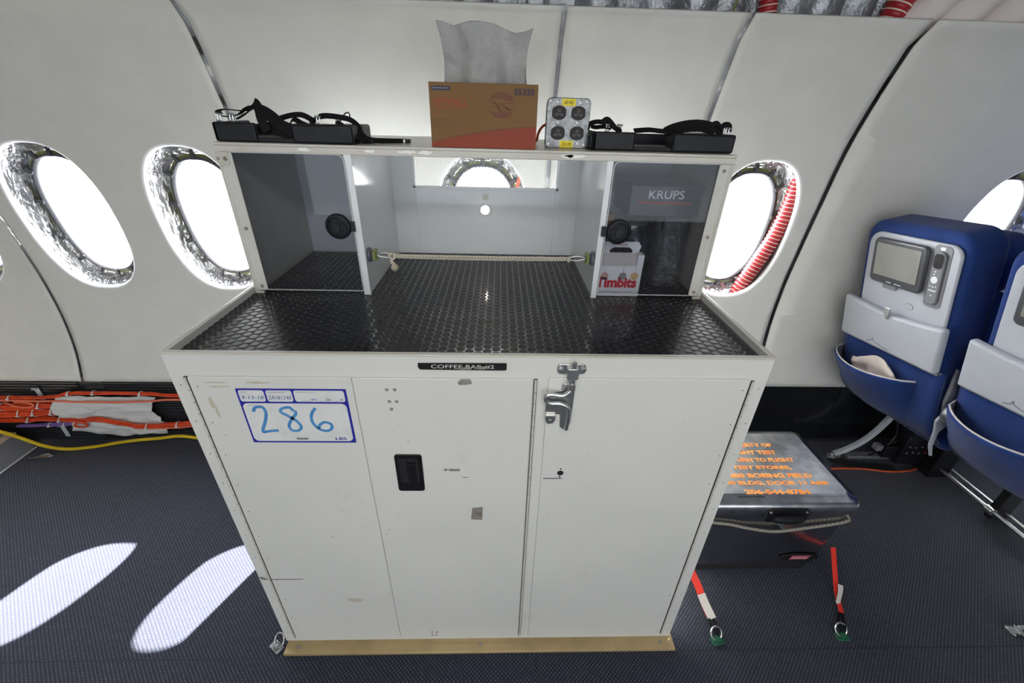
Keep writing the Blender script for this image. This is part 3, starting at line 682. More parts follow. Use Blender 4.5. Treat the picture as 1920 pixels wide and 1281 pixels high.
# acrylic doors
def adoor(x0, x1, side):
    mb = MB(); z0, z1 = 1.063, 1.3945; rs = (.004, .004, .014, .004) if side < 0 else (.004, .004, .004, .014)
    P = rrect(x0, x1, z0, z1, .01, 6, rs); mb.prism(P, (0, d-.0015, 0), (1,0,0), (0,0,1), (0,-.005,0)); o = bp('acrylic_door', mb, M['plexi'], smooth=False)
    mb = MB(); mb.tube([(p[0], d-.004, p[1]) for p in P]+[(P[0][0], d-.004, P[0][1])], .0016, 6, hint=(0,1,0), cap=False); bp('door_edge', mb, M['plexiedge'], o)
    hx = x0+.001 if side < 0 else x1-.001
    mb = MB(); a, b = sorted((hx, hx-side*.026)); mb.prism(rrect(a, b, z0+.001, z1-.001, .004), (0, d-.0067, 0), (1,0,0), (0,0,1), (0,-.0012,0)); st = bp('hinge_leaf', mb, M['hinge_w'], o)
    mb = MB()
    for q in range(14): zz = z0+.004+q*.0235; mb.tube([(hx, d-.007, zz+.001), (hx, d-.007, zz+.0225)], .0028, 8)
    bp('hinge_barrel', mb, M['hinge_w'], o)
    mb = MB()
    for zz in (z0+.012, (z0+z1)/2-.005, z1-.014): mb.lathe([(0,0),(.0045,0),(.004,.002),(.0018,.0026),(0,.0016)], (hx-side*.013, d-.0080, zz), 'Y', 14)
    objs('screw', mb, M['bare'], o)
    cx = -.348 if side < 0 else .343; cz = 1.233
    mb = MB(); mb.lathe([(0,0),(.031,0),(.031,.004),(.028,.008),(.024,.009),(.022,.006),(0,.006)], (cx, d-.0066, cz), 'Y', 36); rl = bp('round_latch', mb, M['blackmat'], o)
    q = -side; P2 = [(cx-q*.014, cz+.014), (cx+q*.0, cz+.018), (cx+q*.006, cz+.010), (cx+q*.017, cz+.007), (cx+q*.019, cz-.004), (cx+q*.008, cz-.010), (cx+q*.003, cz-.018), (cx-q*.010, cz-.016), (cx-q*.018, cz-.004)]
    mb = MB(); mb.tube([(a_[0], d-.0135, a_[1]) for a_ in spl([(a_, b_, 0) for a_, b_ in P2], 4, True)], .0016, 6, hint=(0,1,0), cap=False); mb.prism([(cx-.009, cz-.010), (cx+.004, cz-.012), (cx+.006, cz+.006), (cx-.006, cz+.010)], (0, d-.0126, 0), (1,0,0), (0,0,1), (0,-.0035,0)); bp('latch_grip', mb, M['black'], o)
    mb = MB(); kx = -.316 if side < 0 else .306; mb.box(kx-.005, kx+.007, d-.010, d-.001, cz-.012, cz+.012); bp('latch_keeper', mb, M['black'], o, bevel=.001)
    return o
adoor(-.586, -.3125, -1); adoor(.312, .586, 1)
# corner bracket plates on the left post
mb = MB(); mb.prism(rrect(-.594, -.566, 1.366, 1.396, .006), (0, d-.009, 0), (1,0,0), (0,0,1), (0,-.0012,0)); bp('corner_bracket', mb, M['paint'], bevel=.0008)
mb = MB(); mb.lathe([(0,0),(.005,0),(.004,.002),(.002,.0025),(0,.001)], (-.574, d-.010, 1.381), 'Y', 14); mb.lathe([(0,0),(.0035,0),(.003,.002),(0,.002)], (-.590, d-.010, 1.381), 'Y', 14); objs('bracket_screw', mb, M['bare'], bar)
# chipped top rail patches
mb = MB()
for cx, w_, sd_ in ((-.25, .03, 31), (-.165, .05, 32), (-.125, .035, 33), (.22, .05, 35), (.20, .03, 36), (-.40, .03, 37)): blob(mb, cx, H2-.011, w_, .008, d-.0008, sd_, 18)
objs('paint_chip', mb, M['chip_white'], bar, smooth=False)
# cord anchors on the dividers
for s in (-1, 1):
    X = s*.2955; mb = MB(); mb.lathe([(0,0),(.019,0),(.018,.004),(.010,.009),(0,.010)][::1], (0,0,0), 'X', 24); M4 = Matrix.Translation((X, .372, 1.150)) @ (Matrix.Identity(4) if s < 0 else Matrix.Rotation(PI, 4, 'Z')); mb.xf(M4); cp = bp('suction_cup', mb, M['cup']); cp['label'] = 'grey rubber suction cup'
    mb = MB(); mb.box(.009, .017, -.009, .009, -.012, .012); mb.box(.013, .021, -.005, .005, -.016, -.010); mb.box(.013, .021, -.005, .005, .010, .015); mb.xf(M4); bp('cord_fitting', mb, M['green'], cp, bevel=.001)

# bungee across the opening
bc = thing('bungee_cord', 'flecked cream bungee cord hooked across the middle opening of the coffee bar', 'cord', (0, .372, 1.15))
Yc = .372
mb = MB()
for dz, dy in ((.0026, -.001), (-.0034, .002)):
    pts = [(-.232+.464*i/40, Yc+dy+.0006*math.sin(i), 1.1475+dz-.0025*math.sin(PI*i/40)*(1 if dz < 0 else .6)) for i in range(41)]
    mb.tube(pts, .0034, 10)
obj('elastic_cord', mb, M['cord'], bc)
for s in (-1, 1):
    mb = MB(); L = [(s*.276, Yc, 1.150), (s*.268, Yc, 1.1535), (s*.250, Yc, 1.155), (s*.236, Yc, 1.151), (s*.236, Yc, 1.1455), (s*.250, Yc, 1.143), (s*.268, Yc, 1.1455)]; mb.tube(spl(L, 5, True), .0016, 8, hint=(0,1,0), cap=False); obj('hook', mb, M['chrome'], bc)
mb = MB(); mb.tube(spl([(-.236, Yc-.003, 1.156), (-.243, Yc-.005, 1.150), (-.236, Yc-.006, 1.141), (-.230, Yc-.003, 1.146), (-.233, Yc, 1.155)], 5), .0042, 10, hint=(0,1,0)); mb.tube(spl([(-.236, Yc-.004, 1.143), (-.238, Yc-.008, 1.134), (-.232, Yc-.010, 1.128)], 4), .0042, 10, hint=(0,1,0))
mb.tube(spl([(.234, Yc-.003, 1.153), (.229, Yc-.005, 1.148), (.234, Yc-.004, 1.142)], 4), .004, 10, hint=(0,1,0)); objs('knot', mb, M['cord'], bc)
mb = MB(); rings = []
for k in range(9):
    t = k/8; r = .0105*math.sin(PI*(.08+.9*t))
    rings.append([(-.231+r*math.cos(2*PI*j/14)*(1+.25*noise.noise(Vector((j*1.3, k, 0)))), Yc-.010+r*math.sin(2*PI*j/14), 1.130-.022*t+.001*noise.noise(Vector((j, k, 4)))) for j in range(14)])
loft(mb, rings); mb.add(rings[-1], [tuple(range(14))]); mb.add(rings[0], [tuple(range(14))[::-1]]); o = obj('frayed_end', mb, mat('frayed_cord_fibre', (.50, .44, .34), .95, bump=(400, 1.0, .004)), bc); o['label'] = 'fluffy frayed cord end'

# ================================================================= things on top of the hutch
ZT = H2
wb = thing('tissue_box', 'brown and orange box of paper wipes standing on top of the coffee bar', 'box', (.008, .41, ZT))
Y0 = .355
mb = MB(); mb.box(-.112, .1275, Y0, .50, ZT, ZT+.129); obj('carton', mb, M['kraft'], wb, bevel=.0015)
mb = MB(); N = 24; P = [(-.1115, .0005)]+[(.127, .0005)]+[(.127-.2385*i/N, .0005+.046-.001-.036*(i/N)**1.7) for i in range(N+1)]
mb.prism(P, (0, Y0, ZT), (1,0,0), (0,0,1), (0,-.0004,0)); obj('orange_flood', mb, M['boxorange2'], wb, smooth=False)
mb = MB(); P = [(.127-.2385*i/N, .0468-.036*(i/N)**1.7) for i in range(N+1)]; P2 = [(a, b-.0025*(1-abs(1-2*i/N))-.0008) for i, (a, b) in enumerate(P)]; mb.prism(P+P2[::-1], (0, Y0-.0004, ZT), (1,0,0), (0,0,1), (0,-.0002,0)); obj('brown_swoosh', mb, M['boxbrown'], wb, smooth=False)
mb = MB(); mb.prism(rrect(-.106, -.066, .1135, .1215, .002), (0, Y0, ZT), (1,0,0), (0,0,1), (0,-.0004,0)); bd = obj('brand_patch', mb, M['boxblue'], wb, smooth=False)
text('Kimberly-Clark', (-.103, Y0-.0006, ZT+.1155), (1,0,0), (0,0,1), .034, .0042, M['seatgrey'], wb)
text('WYPALL', (-.103, Y0-.0004, ZT+.083), (1,0,0), (0,0,1), .075, .0165, M['boxorange'], wb, bold=.02, shear=.25)
mb = MB(); mb.prism([(-.103,.0785),(-.030,.0795),(-.030,.0812),(-.103,.0803)], (0,Y0,ZT), (1,0,0), (0,0,1), (0,-.0004,0)); obj('logo_line', mb, M['boxorange'], wb, smooth=False)
text('05320', (.075, Y0-.0004, ZT+.108), (1,0,0), (0,0,1), .044, .013, M['boxblue'], wb, bold=.025)
text('L10', (-.103, Y0-.0004, ZT+.064), (1,0,0), (0,0,1), .013, .007, M['boxorange'], wb)
for i, (s_, wd) in enumerate((('Dairy Towel Wipers', .040), ('Chiffons d\'essuyage pour laiterie', .064), ('Panos para Lecheria', .052))): text(s_, (-.103, Y0-.0004, ZT+.0545-i*.0062), (1,0,0), (0,0,1), wd, .0036, M['boxbrown'], wb)
text('125', (-.003, Y0-.0006, ZT+.012), (1,0,0), (0,0,1), .013, .0065, M['boxorange'], wb)
# printed hand-and-ball emblem
mb = MB(); cx, cz = .047, .088
mb.prism([(cx+.030*math.cos(2*PI*i/32), cz+.026*math.sin(2*PI*i/32)) for i in range(32)], (0,Y0,ZT), (1,0,0), (0,0,1), (0,-.0003,0)); obj('emblem_ball', mb, M['boxbrown'], wb, smooth=False)
mb = MB(); mb.prism([(cx-.034, cz-.006), (cx-.026, cz+.010), (cx-.010, cz+.013), (cx+.030, cz+.006), (cx+.029, cz+.0), (cx+.026, cz-.014), (cx+.004, cz-.012), (cx-.010, cz-.018), (cx-.030, cz-.014)], (0,Y0-.0003,ZT), (1,0,0), (0,0,1), (0,-.0002,0)); obj('emblem_hand', mb, M['kraft'], wb, smooth=False)
mb = MB()
for L in ([(-.03,-.010),(-.012,-.016),(.006,-.006),(.026,-.010)], [(-.026,.008),(-.010,.002),(.010,.004),(.028,.004)], [(-.028,-.003),(-.012,-.006),(.004,.0),(.020,-.012)], [(-.018,.010),(-.008,-.004),(.0,-.014)]): stroke(mb, [(cx+a, cz+b) for a, b in L], (0,Y0-.0006,ZT), (1,0,0), (0,0,1), .0022)
obj('emblem_lines', mb, M['boxbrown'], wb, smooth=False, recalc=False)
mb = MB(); stroke(mb, [(.024,.014),(.030,.028),(.034,.026),(.052,.020),(.050,.014),(.040,.006),(.036,.006),(.024,.014)], (0,Y0-.0006,ZT), (1,0,0), (0,0,1), .0009, 3); obj('wipe_outline', mb, M['boxorange'], wb, smooth=False, recalc=False)
# tissue sheet
mb = MB(); NXg, NZ = 44, 30; vs = []
top = [(-.1,.122),(-.085,.122),(-.06,.114),(-.042,.117),(-.02,.121),(.0,.122),(.03,.120),(.055,.112),(.08,.104),(.1,.106),(.118,.112)]
def topz(x):
    for (a, za), (b, zb) in zip(top, top[1:]):
        if a <= x <= b: return za+(zb-za)*(x-a)/(b-a)
    return top[0][1] if x < top[0][0] else top[-1][1]
for j in range(NZ+1):
    v = j/NZ
    for i in range(NXg+1):
        u = i/NXg; wl = -.086-.014*v**1.5+.006*math.sin(v*3); wr_ = .106+.010*v**2-.006*math.sin(v*3.0)
        x = wl+(wr_-wl)*u; hz = topz(-.1+.218*u)-.004
        cone = max(0, 1-abs(x-.013)/(.034+.05*(1-v)))*max(0, 1-v/.72)
        y = .43-.045*cone+.014*math.sin(u*9+1)*v-.008*math.sin(u*22)*(1-v)+.010*noise.noise(Vector((u*5, v*4, 0)))-.02*v*abs(u-.5)*1.5
        vs.append((x, y, ZT+.1285+hz*v))
mb.add(vs, [(j*(NXg+1)+i, j*(NXg+1)+i+1, (j+1)*(NXg+1)+i+1, (j+1)*(NXg+1)+i) for j in range(NZ) for i in range(NXg)])
def tissuemat():
    t = NT('thin_creped_tissue'); tr = t.node('ShaderNodeBsdfTranslucent', i_Color=(.75,.75,.74,1)); m = t.node('ShaderNodeMixShader'); m.inputs[0].default_value = .35
    t.b.inputs['Base Color'].default_value = (.50,.49,.48,1); t.b.inputs['Roughness'].default_value = .9; t.l.new(t.ramp(t.noise(14, 6, .75), [(.35, (.58,.57,.56)), (.7, (.76,.75,.74))]), t.b.inputs['Base Color']); t.bump(t.noise(38, 6, .75), 1.0, .012)
    t.l.new(t.b.outputs[0], m.inputs[1]); t.l.new(tr.outputs[0], m.inputs[2]); t.l.new(m.outputs[0], t.out.inputs[0]); return t.mat
ts = obj('tissue_sheet', mb, tissuemat(), wb, angle=80); so = ts.modifiers.new('thickness', 'SOLIDIFY'); so.thickness = .0006; ts['label'] = 'white tissue sheet sticking up from the slot'
mb = MB(); mb.box(-.09, .108, .415, .445, ZT+.129, ZT+.1295); obj('slot', mb, M['darkfoam'], wb, smooth=False)

# outlet box
ob = thing('outlet_box', 'square galvanised four-socket outlet box on top of the coffee bar', 'outlet box', (.205, .43, ZT))
def obx(name, mb, m, par=None, **kw): return obj(name, mb, m, par or ob, **kw)
T = Matrix.Translation((.2065, .412, ZT)) @ Matrix.Rotation(math.radians(-3), 4, 'X')
cw = .052; hh_ = .108
mb = MB(); mb.prism(rrect(-cw+.003, cw-.003, .002, hh_-.003, .010), (0,.004,0), (1,0,0), (0,0,1), (0,.05,0)); mb.xf(T); obx('steel_box', mb, M['zinc'], bevel=.002)
mb = MB(); mb.prism(rrect(-cw, cw, 0, hh_, .011), (0,0,0), (1,0,0), (0,0,1), (0,.006,0)); mb.xf(T); obx('cover_plate', mb, M['zinc'], bevel=.002)
for sx in (-.0225, .0235):
    for sz in (.0335, .0765):
        mb = MB(); P = [(sx+.0165*max(-1, min(1, 1.12*math.cos(a))), sz+.0150*math.sin(a)) for a in [2*PI*i/24 for i in range(24)]]; mb.prism(P, (0,-.0005,0), (1,0,0), (0,0,1), (0,-.003,0)); mb.xf(T); so_ = obx('socket', mb, M['brownblack'], bevel=.0006, seg=1)
        mb = MB(); mb.prism([(sx-.010, sz-.001), (sx+.010, sz-.001), (sx+.010, sz-.007), (sx-.010, sz-.007)], (0,-.0036,0), (1,0,0), (0,0,1), (0,-.0004,0)); mb.prism([(sx-.004, sz+.008), (sx+.004, sz+.008), (sx+.004, sz+.001), (sx-.004, sz+.001)], (0,-.0036,0), (1,0,0), (0,0,1), (0,-.0004,0)); mb.xf(T); obx('socket_face', mb, M['brownface'], so_, smooth=False)
        mb = MB()
        for q in (-.006, .006): mb.box(sx+q-.0009, sx+q+.0009, -.0044, -.0039, sz+.001, sz+.009)
        mb.box(sx-.002, sx+.002, -.0044, -.0039, sz-.009, sz-.005); mb.xf(T); obx('socket_slots', mb, M['ink'], so_, smooth=False)
for (z0, nm) in ((.0905, '60 HZ'), (.0015, '60 HZ')):
    mb = MB(); mb.box(-.0165, .0155, -.0006, 0, z0, z0+.0155); mb.xf(T); tp = obx('yellow_tape', mb, M['yellow'], smooth=False)
    up_ = z0 > .05; n_ = T.to_3x3() @ Vector((0,0,1))
    if up_: text(nm, T @ Vector((-.011, -.0006, z0+.0045)), (1,0,0), n_, .021, .0068, M['ink'], tp)
    else: text(nm, T @ Vector((.0105, -.0006, z0+.0115)), (-1,0,0), -n_, .021, .0068, M['ink'], tp)
mb = MB()
for sx, sz in ((-.043,.100),(.043,.100),(-.043,.008),(.043,.008),(-.023,.055),(.024,.055),(.028,.010),(.028,.098),(-.026,.098)):
    q = MB(); q.lathe([(0,0),(.0042,0),(.0038,.0016),(.002,.0022),(0,.0016)], (sx, 0, sz), 'Y', 12); q.xf(T); mb.add(q.v, q.f)
objs('cover_screw', mb, M['chrome'], ob)
mb = MB(); mb.tube(spl([(.165, .455, ZT+.052), (.152, .47, ZT+.045), (.143, .49, ZT+.028), (.140, .52, ZT+.008), (.12, .60, ZT+.006), (.08, .74, ZT+.006)], 6), .0032, 8); obx('power_cord', mb, M['orangecord'])

# black strapped trays
def caddy(name, label, cx, flip, x0, x1, ya, yb, hgt):
    r = thing(name, label, 'tray', (cx, (ya+yb)/2, ZT))
    s = -1 if flip else 1
    W_ = x1-x0; X = lambda u: (x1-u*W_) if flip else (x0+u*W_)
    B = lambda mb, u0, u1, y0_, y1_, z0, z1: mb.box(*sorted((X(u0), X(u1))), y0_, y1_, z0, z1)
    z = ZT; t_ = .008
    mb = MB(); B(mb, 0.02, 1, ya+.004, yb, z+.0005, z+.010); B(mb, 0.02, .98, yb-t_, yb, z+.008, z+hgt*.75)
    obj('tray_floor', mb, M['blackmat'], r, bevel=.002)
    mb = MB(); B(mb, .0, .30, ya, ya+t_*1.5, z+.0005, z+hgt*.92); B(mb, .0, .035, ya, yb, z+.0005, z+hgt*.92); obj('tray_corner', mb, M['blackmat'], r, bevel=.004, seg=3)
    mb = MB(); B(mb, .565, 1, ya-.006, ya+.05, z+.0005, z+hgt*.93); B(mb, .80, 1, ya+.04, yb, z+.0005, z+hgt*.88); obj('tray_block', mb, M['blackmat'], r, bevel=.005, seg=3)
    return r, X
t1, X1 = caddy('strapped_tray', 'black plastic tray with tangled straps, on the coffee bar left of the tissue box', -.44, False, -.598, -.288, .352, .50, .043)
def strap(par, pts, wd=.013, hint=(0,0,1), th=.0022, n=7): mb = MB(); mb.ribbon(spl(pts, n), wd, th, hint); o = obj('strap', mb, M['web'], par, angle=60); return o
Z = ZT
def buckle(par, x, y, z, a=0, s=1.0):
    mb = MB(); Tm = Matrix.Translation((x, y, z)) @ Matrix.Rotation(a, 4, 'Y') @ Matrix.Scale(s, 4)
    mb.tube([(-.006,0,0),(.006,0,0)], .0022, 8, hint=(0,0,1)); mb.tube([(-.003,0,0),(-.003,0,.013)], .0018, 8, hint=(0,1,0)); mb.tube([(-.007,0,.014),(.007,0,.014)], .0022, 8, hint=(0,0,1)); mb.tube([(.004,0,0),(.003,0,.013)], .0018, 8, hint=(0,1,0)); mb.xf(Tm); obj('buckle', mb, M['chrome'], par)
for x, y in ((-.585,.365),(-.562,.372),(-.368,.368),(-.333,.395)): buckle(t1, x, y, Z+.041, .1)
strap(t1, [(-.582,.37,Z+.056),(-.592,.38,Z+.060),(-.588,.40,Z+.064),(-.560,.41,Z+.062),(-.535,.40,Z+.063),(-.520,.39,Z+.070),(-.512,.39,Z+.078)], .011)
strap(t1, [(-.590,.372,Z+.052),(-.570,.38,Z+.050),(-.548,.385,Z+.056),(-.530,.38,Z+.067),(-.518,.38,Z+.072),(-.514,.375,Z+.066),(-.525,.37,Z+.058),(-.548,.37,Z+.046)], .010)
strap(t1, [(-.512,.39,Z+.079),(-.506,.385,Z+.077),(-.500,.38,Z+.066),(-.494,.37,Z+.045),(-.484,.365,Z+.022)], .020, (0,-1,.3))
strap(t1, [(-.50,.38,Z+.065),(-.485,.375,Z+.060),(-.468,.37,Z+.050),(-.452,.365,Z+.036),(-.43,.36,Z+.028),(-.41,.365,Z+.022)], .026, (0,-1,.2))
strap(t1, [(-.49,.38,Z+.030),(-.47,.372,Z+.026),(-.45,.368,Z+.022),(-.43,.366,Z+.018),(-.405,.365,Z+.016)], .024, (0,-1,.2))
strap(t1, [(-.468,.40,Z+.048),(-.445,.41,Z+.055),(-.420,.41,Z+.057),(-.400,.405,Z+.050),(-.385,.395,Z+.041)], .012, (0,-1,.6))
strap(t1, [(-.44,.39,Z+.040),(-.428,.385,Z+.048),(-.412,.385,Z+.040),(-.395,.38,Z+.036),(-.37,.385,Z+.038)], .014, (0,-.6,1))
strap(t1, [(-.398,.40,Z+.038),(-.385,.395,Z+.048),(-.370,.38,Z+.054),(-.352,.38,Z+.057),(-.325,.385,Z+.055),(-.302,.39,Z+.050),(-.290,.40,Z+.038),(-.284,.405,Z+.020),(-.268,.41,Z+.008),(-.225,.43,Z+.005),(-.190,.45,Z+.004)], .013, (.2,-.7,.6))
strap(t1, [(-.330,.38,Z+.046),(-.315,.375,Z+.038),(-.300,.37,Z+.026),(-.285,.375,Z+.013),(-.255,.40,Z+.006)], .009, (.3,-.7,.5))
mb = MB(); mb.tube(spl([(-.334,.39,Z+.040),(-.322,.39,Z+.050),(-.312,.39,Z+.062),(-.303,.39,Z+.064),(-.302,.39,Z+.056),(-.312,.39,Z+.052)], 6), .0014, 6, hint=(0,1,0)); obj('cord_loop', mb, M['web'], t1)
mb = MB(); mb.box(-.200,-.178,.440,.456,Z+.0005,Z+.009); obj('strap_end', mb, M['black'], t1, bevel=.002); mb = MB(); mb.box(-.194,-.190,.438,.440,Z+.001,Z+.008); obj('strap_tip', mb, M['chrome'], t1)
mb = MB(); mb.box(-.283,-.256,.392,.415,Z+.0005,Z+.010); obj('strap_slider', mb, M['black'], t1, bevel=.003)

t2, X2 = caddy('strapped_tray', 'black plastic tray with straps, on the coffee bar right of the outlet box', .44, False, .262, .602, .375, .52, .044)
for x, y in ((.300,.40),(.585,.39),(.330,.41)): buckle(t2, x, y, Z+.040, .1)
strap(t2, [(.255,.42,Z+.045),(.262,.415,Z+.056),(.280,.41,Z+.060),(.305,.405,Z+.056),(.322,.40,Z+.046),(.335,.40,Z+.040)], .016, (0,-.6,1))
strap(t2, [(.285,.40,Z+.058),(.296,.40,Z+.066),(.306,.40,Z+.060),(.318,.395,Z+.048),(.330,.395,Z+.044)], .012, (0,-.8,.6))
strap(t2, [(.262,.41,Z+.050),(.275,.41,Z+.048),(.292,.405,Z+.050),(.31,.40,Z+.048)], .014, (0,-.6,1))
strap(t2, [(.445,.42,Z+.042),(.462,.41,Z+.052),(.490,.40,Z+.060),(.520,.40,Z+.062),(.548,.40,Z+.058),(.565,.40,Z+.050),(.580,.40,Z+.046)], .020, (0,-.8,.6))
strap(t2, [(.450,.41,Z+.040),(.475,.40,Z+.048),(.50,.395,Z+.052),(.53,.395,Z+.052),(.555,.39,Z+.044)], .018, (0,-.8,.6))
strap(t2, [(.545,.40,Z+.056),(.560,.40,Z+.064),(.572,.40,Z+.056),(.580,.395,Z+.062),(.590,.395,Z+.060),(.592,.395,Z+.046)], .012, (0,-.8,.6))
strap(t2, [(.365,.40,Z+.043),(.40,.40,Z+.046),(.43,.40,Z+.044),(.47,.395,Z+.042)], .018, (0,-.5,1))
mb = MB(); mb.box(.255, .30, .38, .42, Z+.001, Z+.034); obj('rubber_pad', mb, M['blackmat'], t2, bevel=.006, seg=3)

# ================================================================= inside the right compartment
ZF = HC+.0008
kt = thing('kettle', 'dark enamel kettle standing behind the acrylic door of the right compartment', 'kettle', (.43, .50, ZF))
mb = MB(); mb.lathe([(0,0),(.050,0),(.052,.004),(.050,.06),(.044,.13),(.036,.175),(.030,.183),(.012,.190),(.012,.198),(0,.200)], (.424,.472,ZF), 'Z', 36); obj('pot', mb, M['kettle'], kt)
mb = MB(); mb.tube(spl([(.388,.45,ZF+.17),(.365,.43,ZF+.165),(.358,.42,ZF+.12),(.365,.425,ZF+.07),(.384,.44,ZF+.05)], 6), .006, 10, hint=(0,1,0)); obj('kettle_handle', mb, M['black'], kt)
mb = MB(); mb.lathe([(.037,.172),(.038,.176),(.030,.184)], (.424,.472,ZF), 'Z', 36); obj('lid_ring', mb, M['chrome'], kt)
# coffee maker in its bag
bg_ = thing('coffee_maker', 'black coffee maker wrapped in a clear plastic bag behind the right acrylic door', 'coffee maker', (.53, .46, ZF))
mb = MB(); mb.box(.492,.568,.44,.60,ZF,ZF+.015); mb.box(.500,.562,.52,.60,ZF+.015,ZF+.19); mb.box(.494,.566,.44,.60,ZF+.155,ZF+.197); obj('machine', mb, M['black'], bg_, bevel=.006, seg=3)
mb = MB(); mb.lathe([(0,0),(.026,0),(.030,.01),(.031,.07),(.024,.10),(.020,.12),(.022,.13),(0,.135)], (.530,.478,ZF+.015), 'Z', 28); obj('carafe', mb, M['kettle'], bg_)
mb = MB(); rings = []
for k in range(26):
    t = k/25; z = ZF+.003+.196*t; rr = []
    for j in range(48):
        a = 2*PI*j/48; hx = .050-.004*t; hy = .085-.010*t; c_, s_ = math.cos(a), math.sin(a)
        x = .533+hx*math.copysign(abs(c_)**.6, c_); y = .505+hy*math.copysign(abs(s_)**.6, s_)
        nz = noise.noise(Vector((x*25, y*25, z*9)))*.010+noise.noise(Vector((x*60, y*60, z*30)))*.004
        rr.append((x+c_*nz, y+s_*nz, z))
    rings.append(rr)
loft(mb, rings); mb.add(rings[-1], [tuple(range(48))]); obj('plastic_bag', mb, M['bag'], bg_, angle=180)
kb = thing('appliance_carton', 'black appliance carton lying on top of the kettle in the right compartment', 'box', (.47, .50, ZF+.2))
zk = 1.2505; T = Matrix.Identity(4)
mb = MB(); mb.box(.392,.584,.435,.600,zk,zk+.080); obj('carton', mb, M['krups'], kb, bevel=.0015)
mb = MB(); mb.box(.394,.582,.434,.437,zk+.080,zk+.0815); mb.prism([(.392,.435),(.584,.435),(.575,.405),(.400,.405)], (0,0,zk+.080), (1,0,0), (0,1,0), (0,0,.0012)); obj('carton_flap', mb, M['krups'], kb, smooth=False)
text('KRUPS', (.440,.4346,zk+.0455), (1,0,0), (0,0,1), .095, .022, M['white'], kb, bold=.01)
text('PREMIUM STAINLESS STEEL ELECTRIC KETTLE', (.415,.4346,zk+.034), (1,0,0), (0,0,1), .140, .0042, M['redweb'], kb, bold=.01)
mb = MB(); mb.box(.413,.557,.4342,.4346,zk+.0325,zk+.0333); obj('red_line', mb, M['redweb'], kb, smooth=False)
cb = MB(); cb.box(.318,.366,.47,.56,ZF,ZF+.195); cbo = obj('cardboard_box', cb, M['kraft'], loc=(.34,.5,ZF), bevel=.002); tag(cbo, 'plain brown cardboard box behind the round latch of the right compartment', 'box')
# doughnut box
db = thing('doughnut_box', 'white and red gable-top snack box behind the right acrylic door', 'box', (.37, .40, ZF))
xa, xb, ya, yb, zb = .3155, .429, .352, .412, ZF+.086
yc = (ya+yb)/2
mb = MB(); mb.box(xa, xb, ya, yb, ZF, zb); obj('box_body', mb, M['paper'], db, bevel=.001)
mb = MB(); mb.add([(xa,ya,zb),(xb,ya,zb),(xb-.012,yc-.002,zb+.028),(xa+.012,yc-.002,zb+.028),(xa,yb,zb),(xb,yb,zb),(xb-.012,yc+.002,zb+.028),(xa+.012,yc+.002,zb+.028)], [(0,1,2,3),(5,4,7,6),(0,3,7,4),(1,5,6,2),(3,2,6,7)]); obj('gable_roof', mb, M['tagwhite'], db, smooth=False)
mb = MB(); za = zb+.026; zt = zb+.058
inn = [(xa+.026,za),(xa+.026,za+.010),(xa+.036,za+.017),(xb-.036,za+.017),(xb-.026,za+.010),(xb-.026,za)]
P = [(xa+.010,za)]+inn+[(xb-.010,za),(xb-.004,zt-.012),(xb-.012,zt),(xa+.010,zt)]
mb.prism(P, (0,yc-.003,0), (1,0,0), (0,0,1), (0,.003,0)); mb.box(xb-.016, xb, yc-.03, yc, zb, zb+.03); obj('handle', mb, M['paper'], db, smooth=False)
text('Tim Hortons', (xa+.030, yc-.0033, zt-.011), (1,0,0), (0,0,1), .042, .008, M['red_print'], db, shear=.4)
sn = Vector((0, .037, .028)).normalized(); text('Timbits', (xb-.048, ya+.012-.0008, zb+.0095), (1,0,0), sn, .022, .004, M['boxbrown'], db)
text('Timbits', (xa-.008, ya-.0005, ZF+.025), (1,0,0), (0,0,1), .112, .030, M['red_print'], db, bold=.05)
text('TASTY DOUGHNUT HOLES', (xa+.008, ya-.0005, ZF+.012), (1,0,0), (0,0,1), .040, .0025, M['ink'], db)
text('Tim', (xa+.05, ya-.0005, ZF+.010), (1,0,0), (0,0,1), .012, .005, M['red_print'], db); text('BY THE BOX', (xa+.070, ya-.0005, ZF+.012), (1,0,0), (0,0,1), .025, .0025, M['ink'], db)
for cx_, col in ((xa+.014, (.62,.36,.28)), (xa+.063, (.30,.25,.23)), (xa+.095, (.66,.42,.16))):
    mb = MB(); mb.prism([(cx_+.0105*math.cos(2*PI*i/20), ZF+.058+.0105*math.sin(2*PI*i/20)) for i in range(20)], (0,ya-.0005,0), (1,0,0), (0,0,1), (0,-.0004,0)); mb.box(cx_-.0005, cx_+.0005, ya-.0008, ya-.0004, ZF+.068, zb-.001); obj('printed_doughnut', mb, mat('doughnut_print', col, .6), db, smooth=False)

# ================================================================= COOLER
ck = thing('cooler', 'stainless steel ice chest with orange stencilled lid, right of the coffee bar', 'cooler', (.94, .38, 0))
cx0, cx1, cy0, cy1 = .745, 1.252, .205, .560
def taper(mb, z0, z1, i0, i1, r=.03, mi=0):
    a = [(x, y, z0) for x, y in rrect(cx0+i0, cx1-i0, cy0+i0, cy1-i0, r)]; b = [(x, y, z1) for x, y in rrect(cx0+i1, cx1-i1, cy0+i1, cy1-i1, r)]; n = len(a)
    mb.add(a+b, [tuple(range(n))[::-1], tuple(range(n, 2*n))]+[(i, (i+1) % n, n+(i+1) % n, n+i) for i in range(n)], mi)
mb = MB(); taper(mb, .045, .335, .018, .006); obj('body', mb, M['steel'], ck, bevel=.002)
mb = MB(); taper(mb, .0, .045, .028, .024); o = obj('base', mb, M['darkfoam'], ck); o['label'] = 'matt black base'
mb = MB(); taper(mb, .335, .343, .004, .004); obj('rim_seal', mb, M['seatgrey'], ck)
mb = MB()
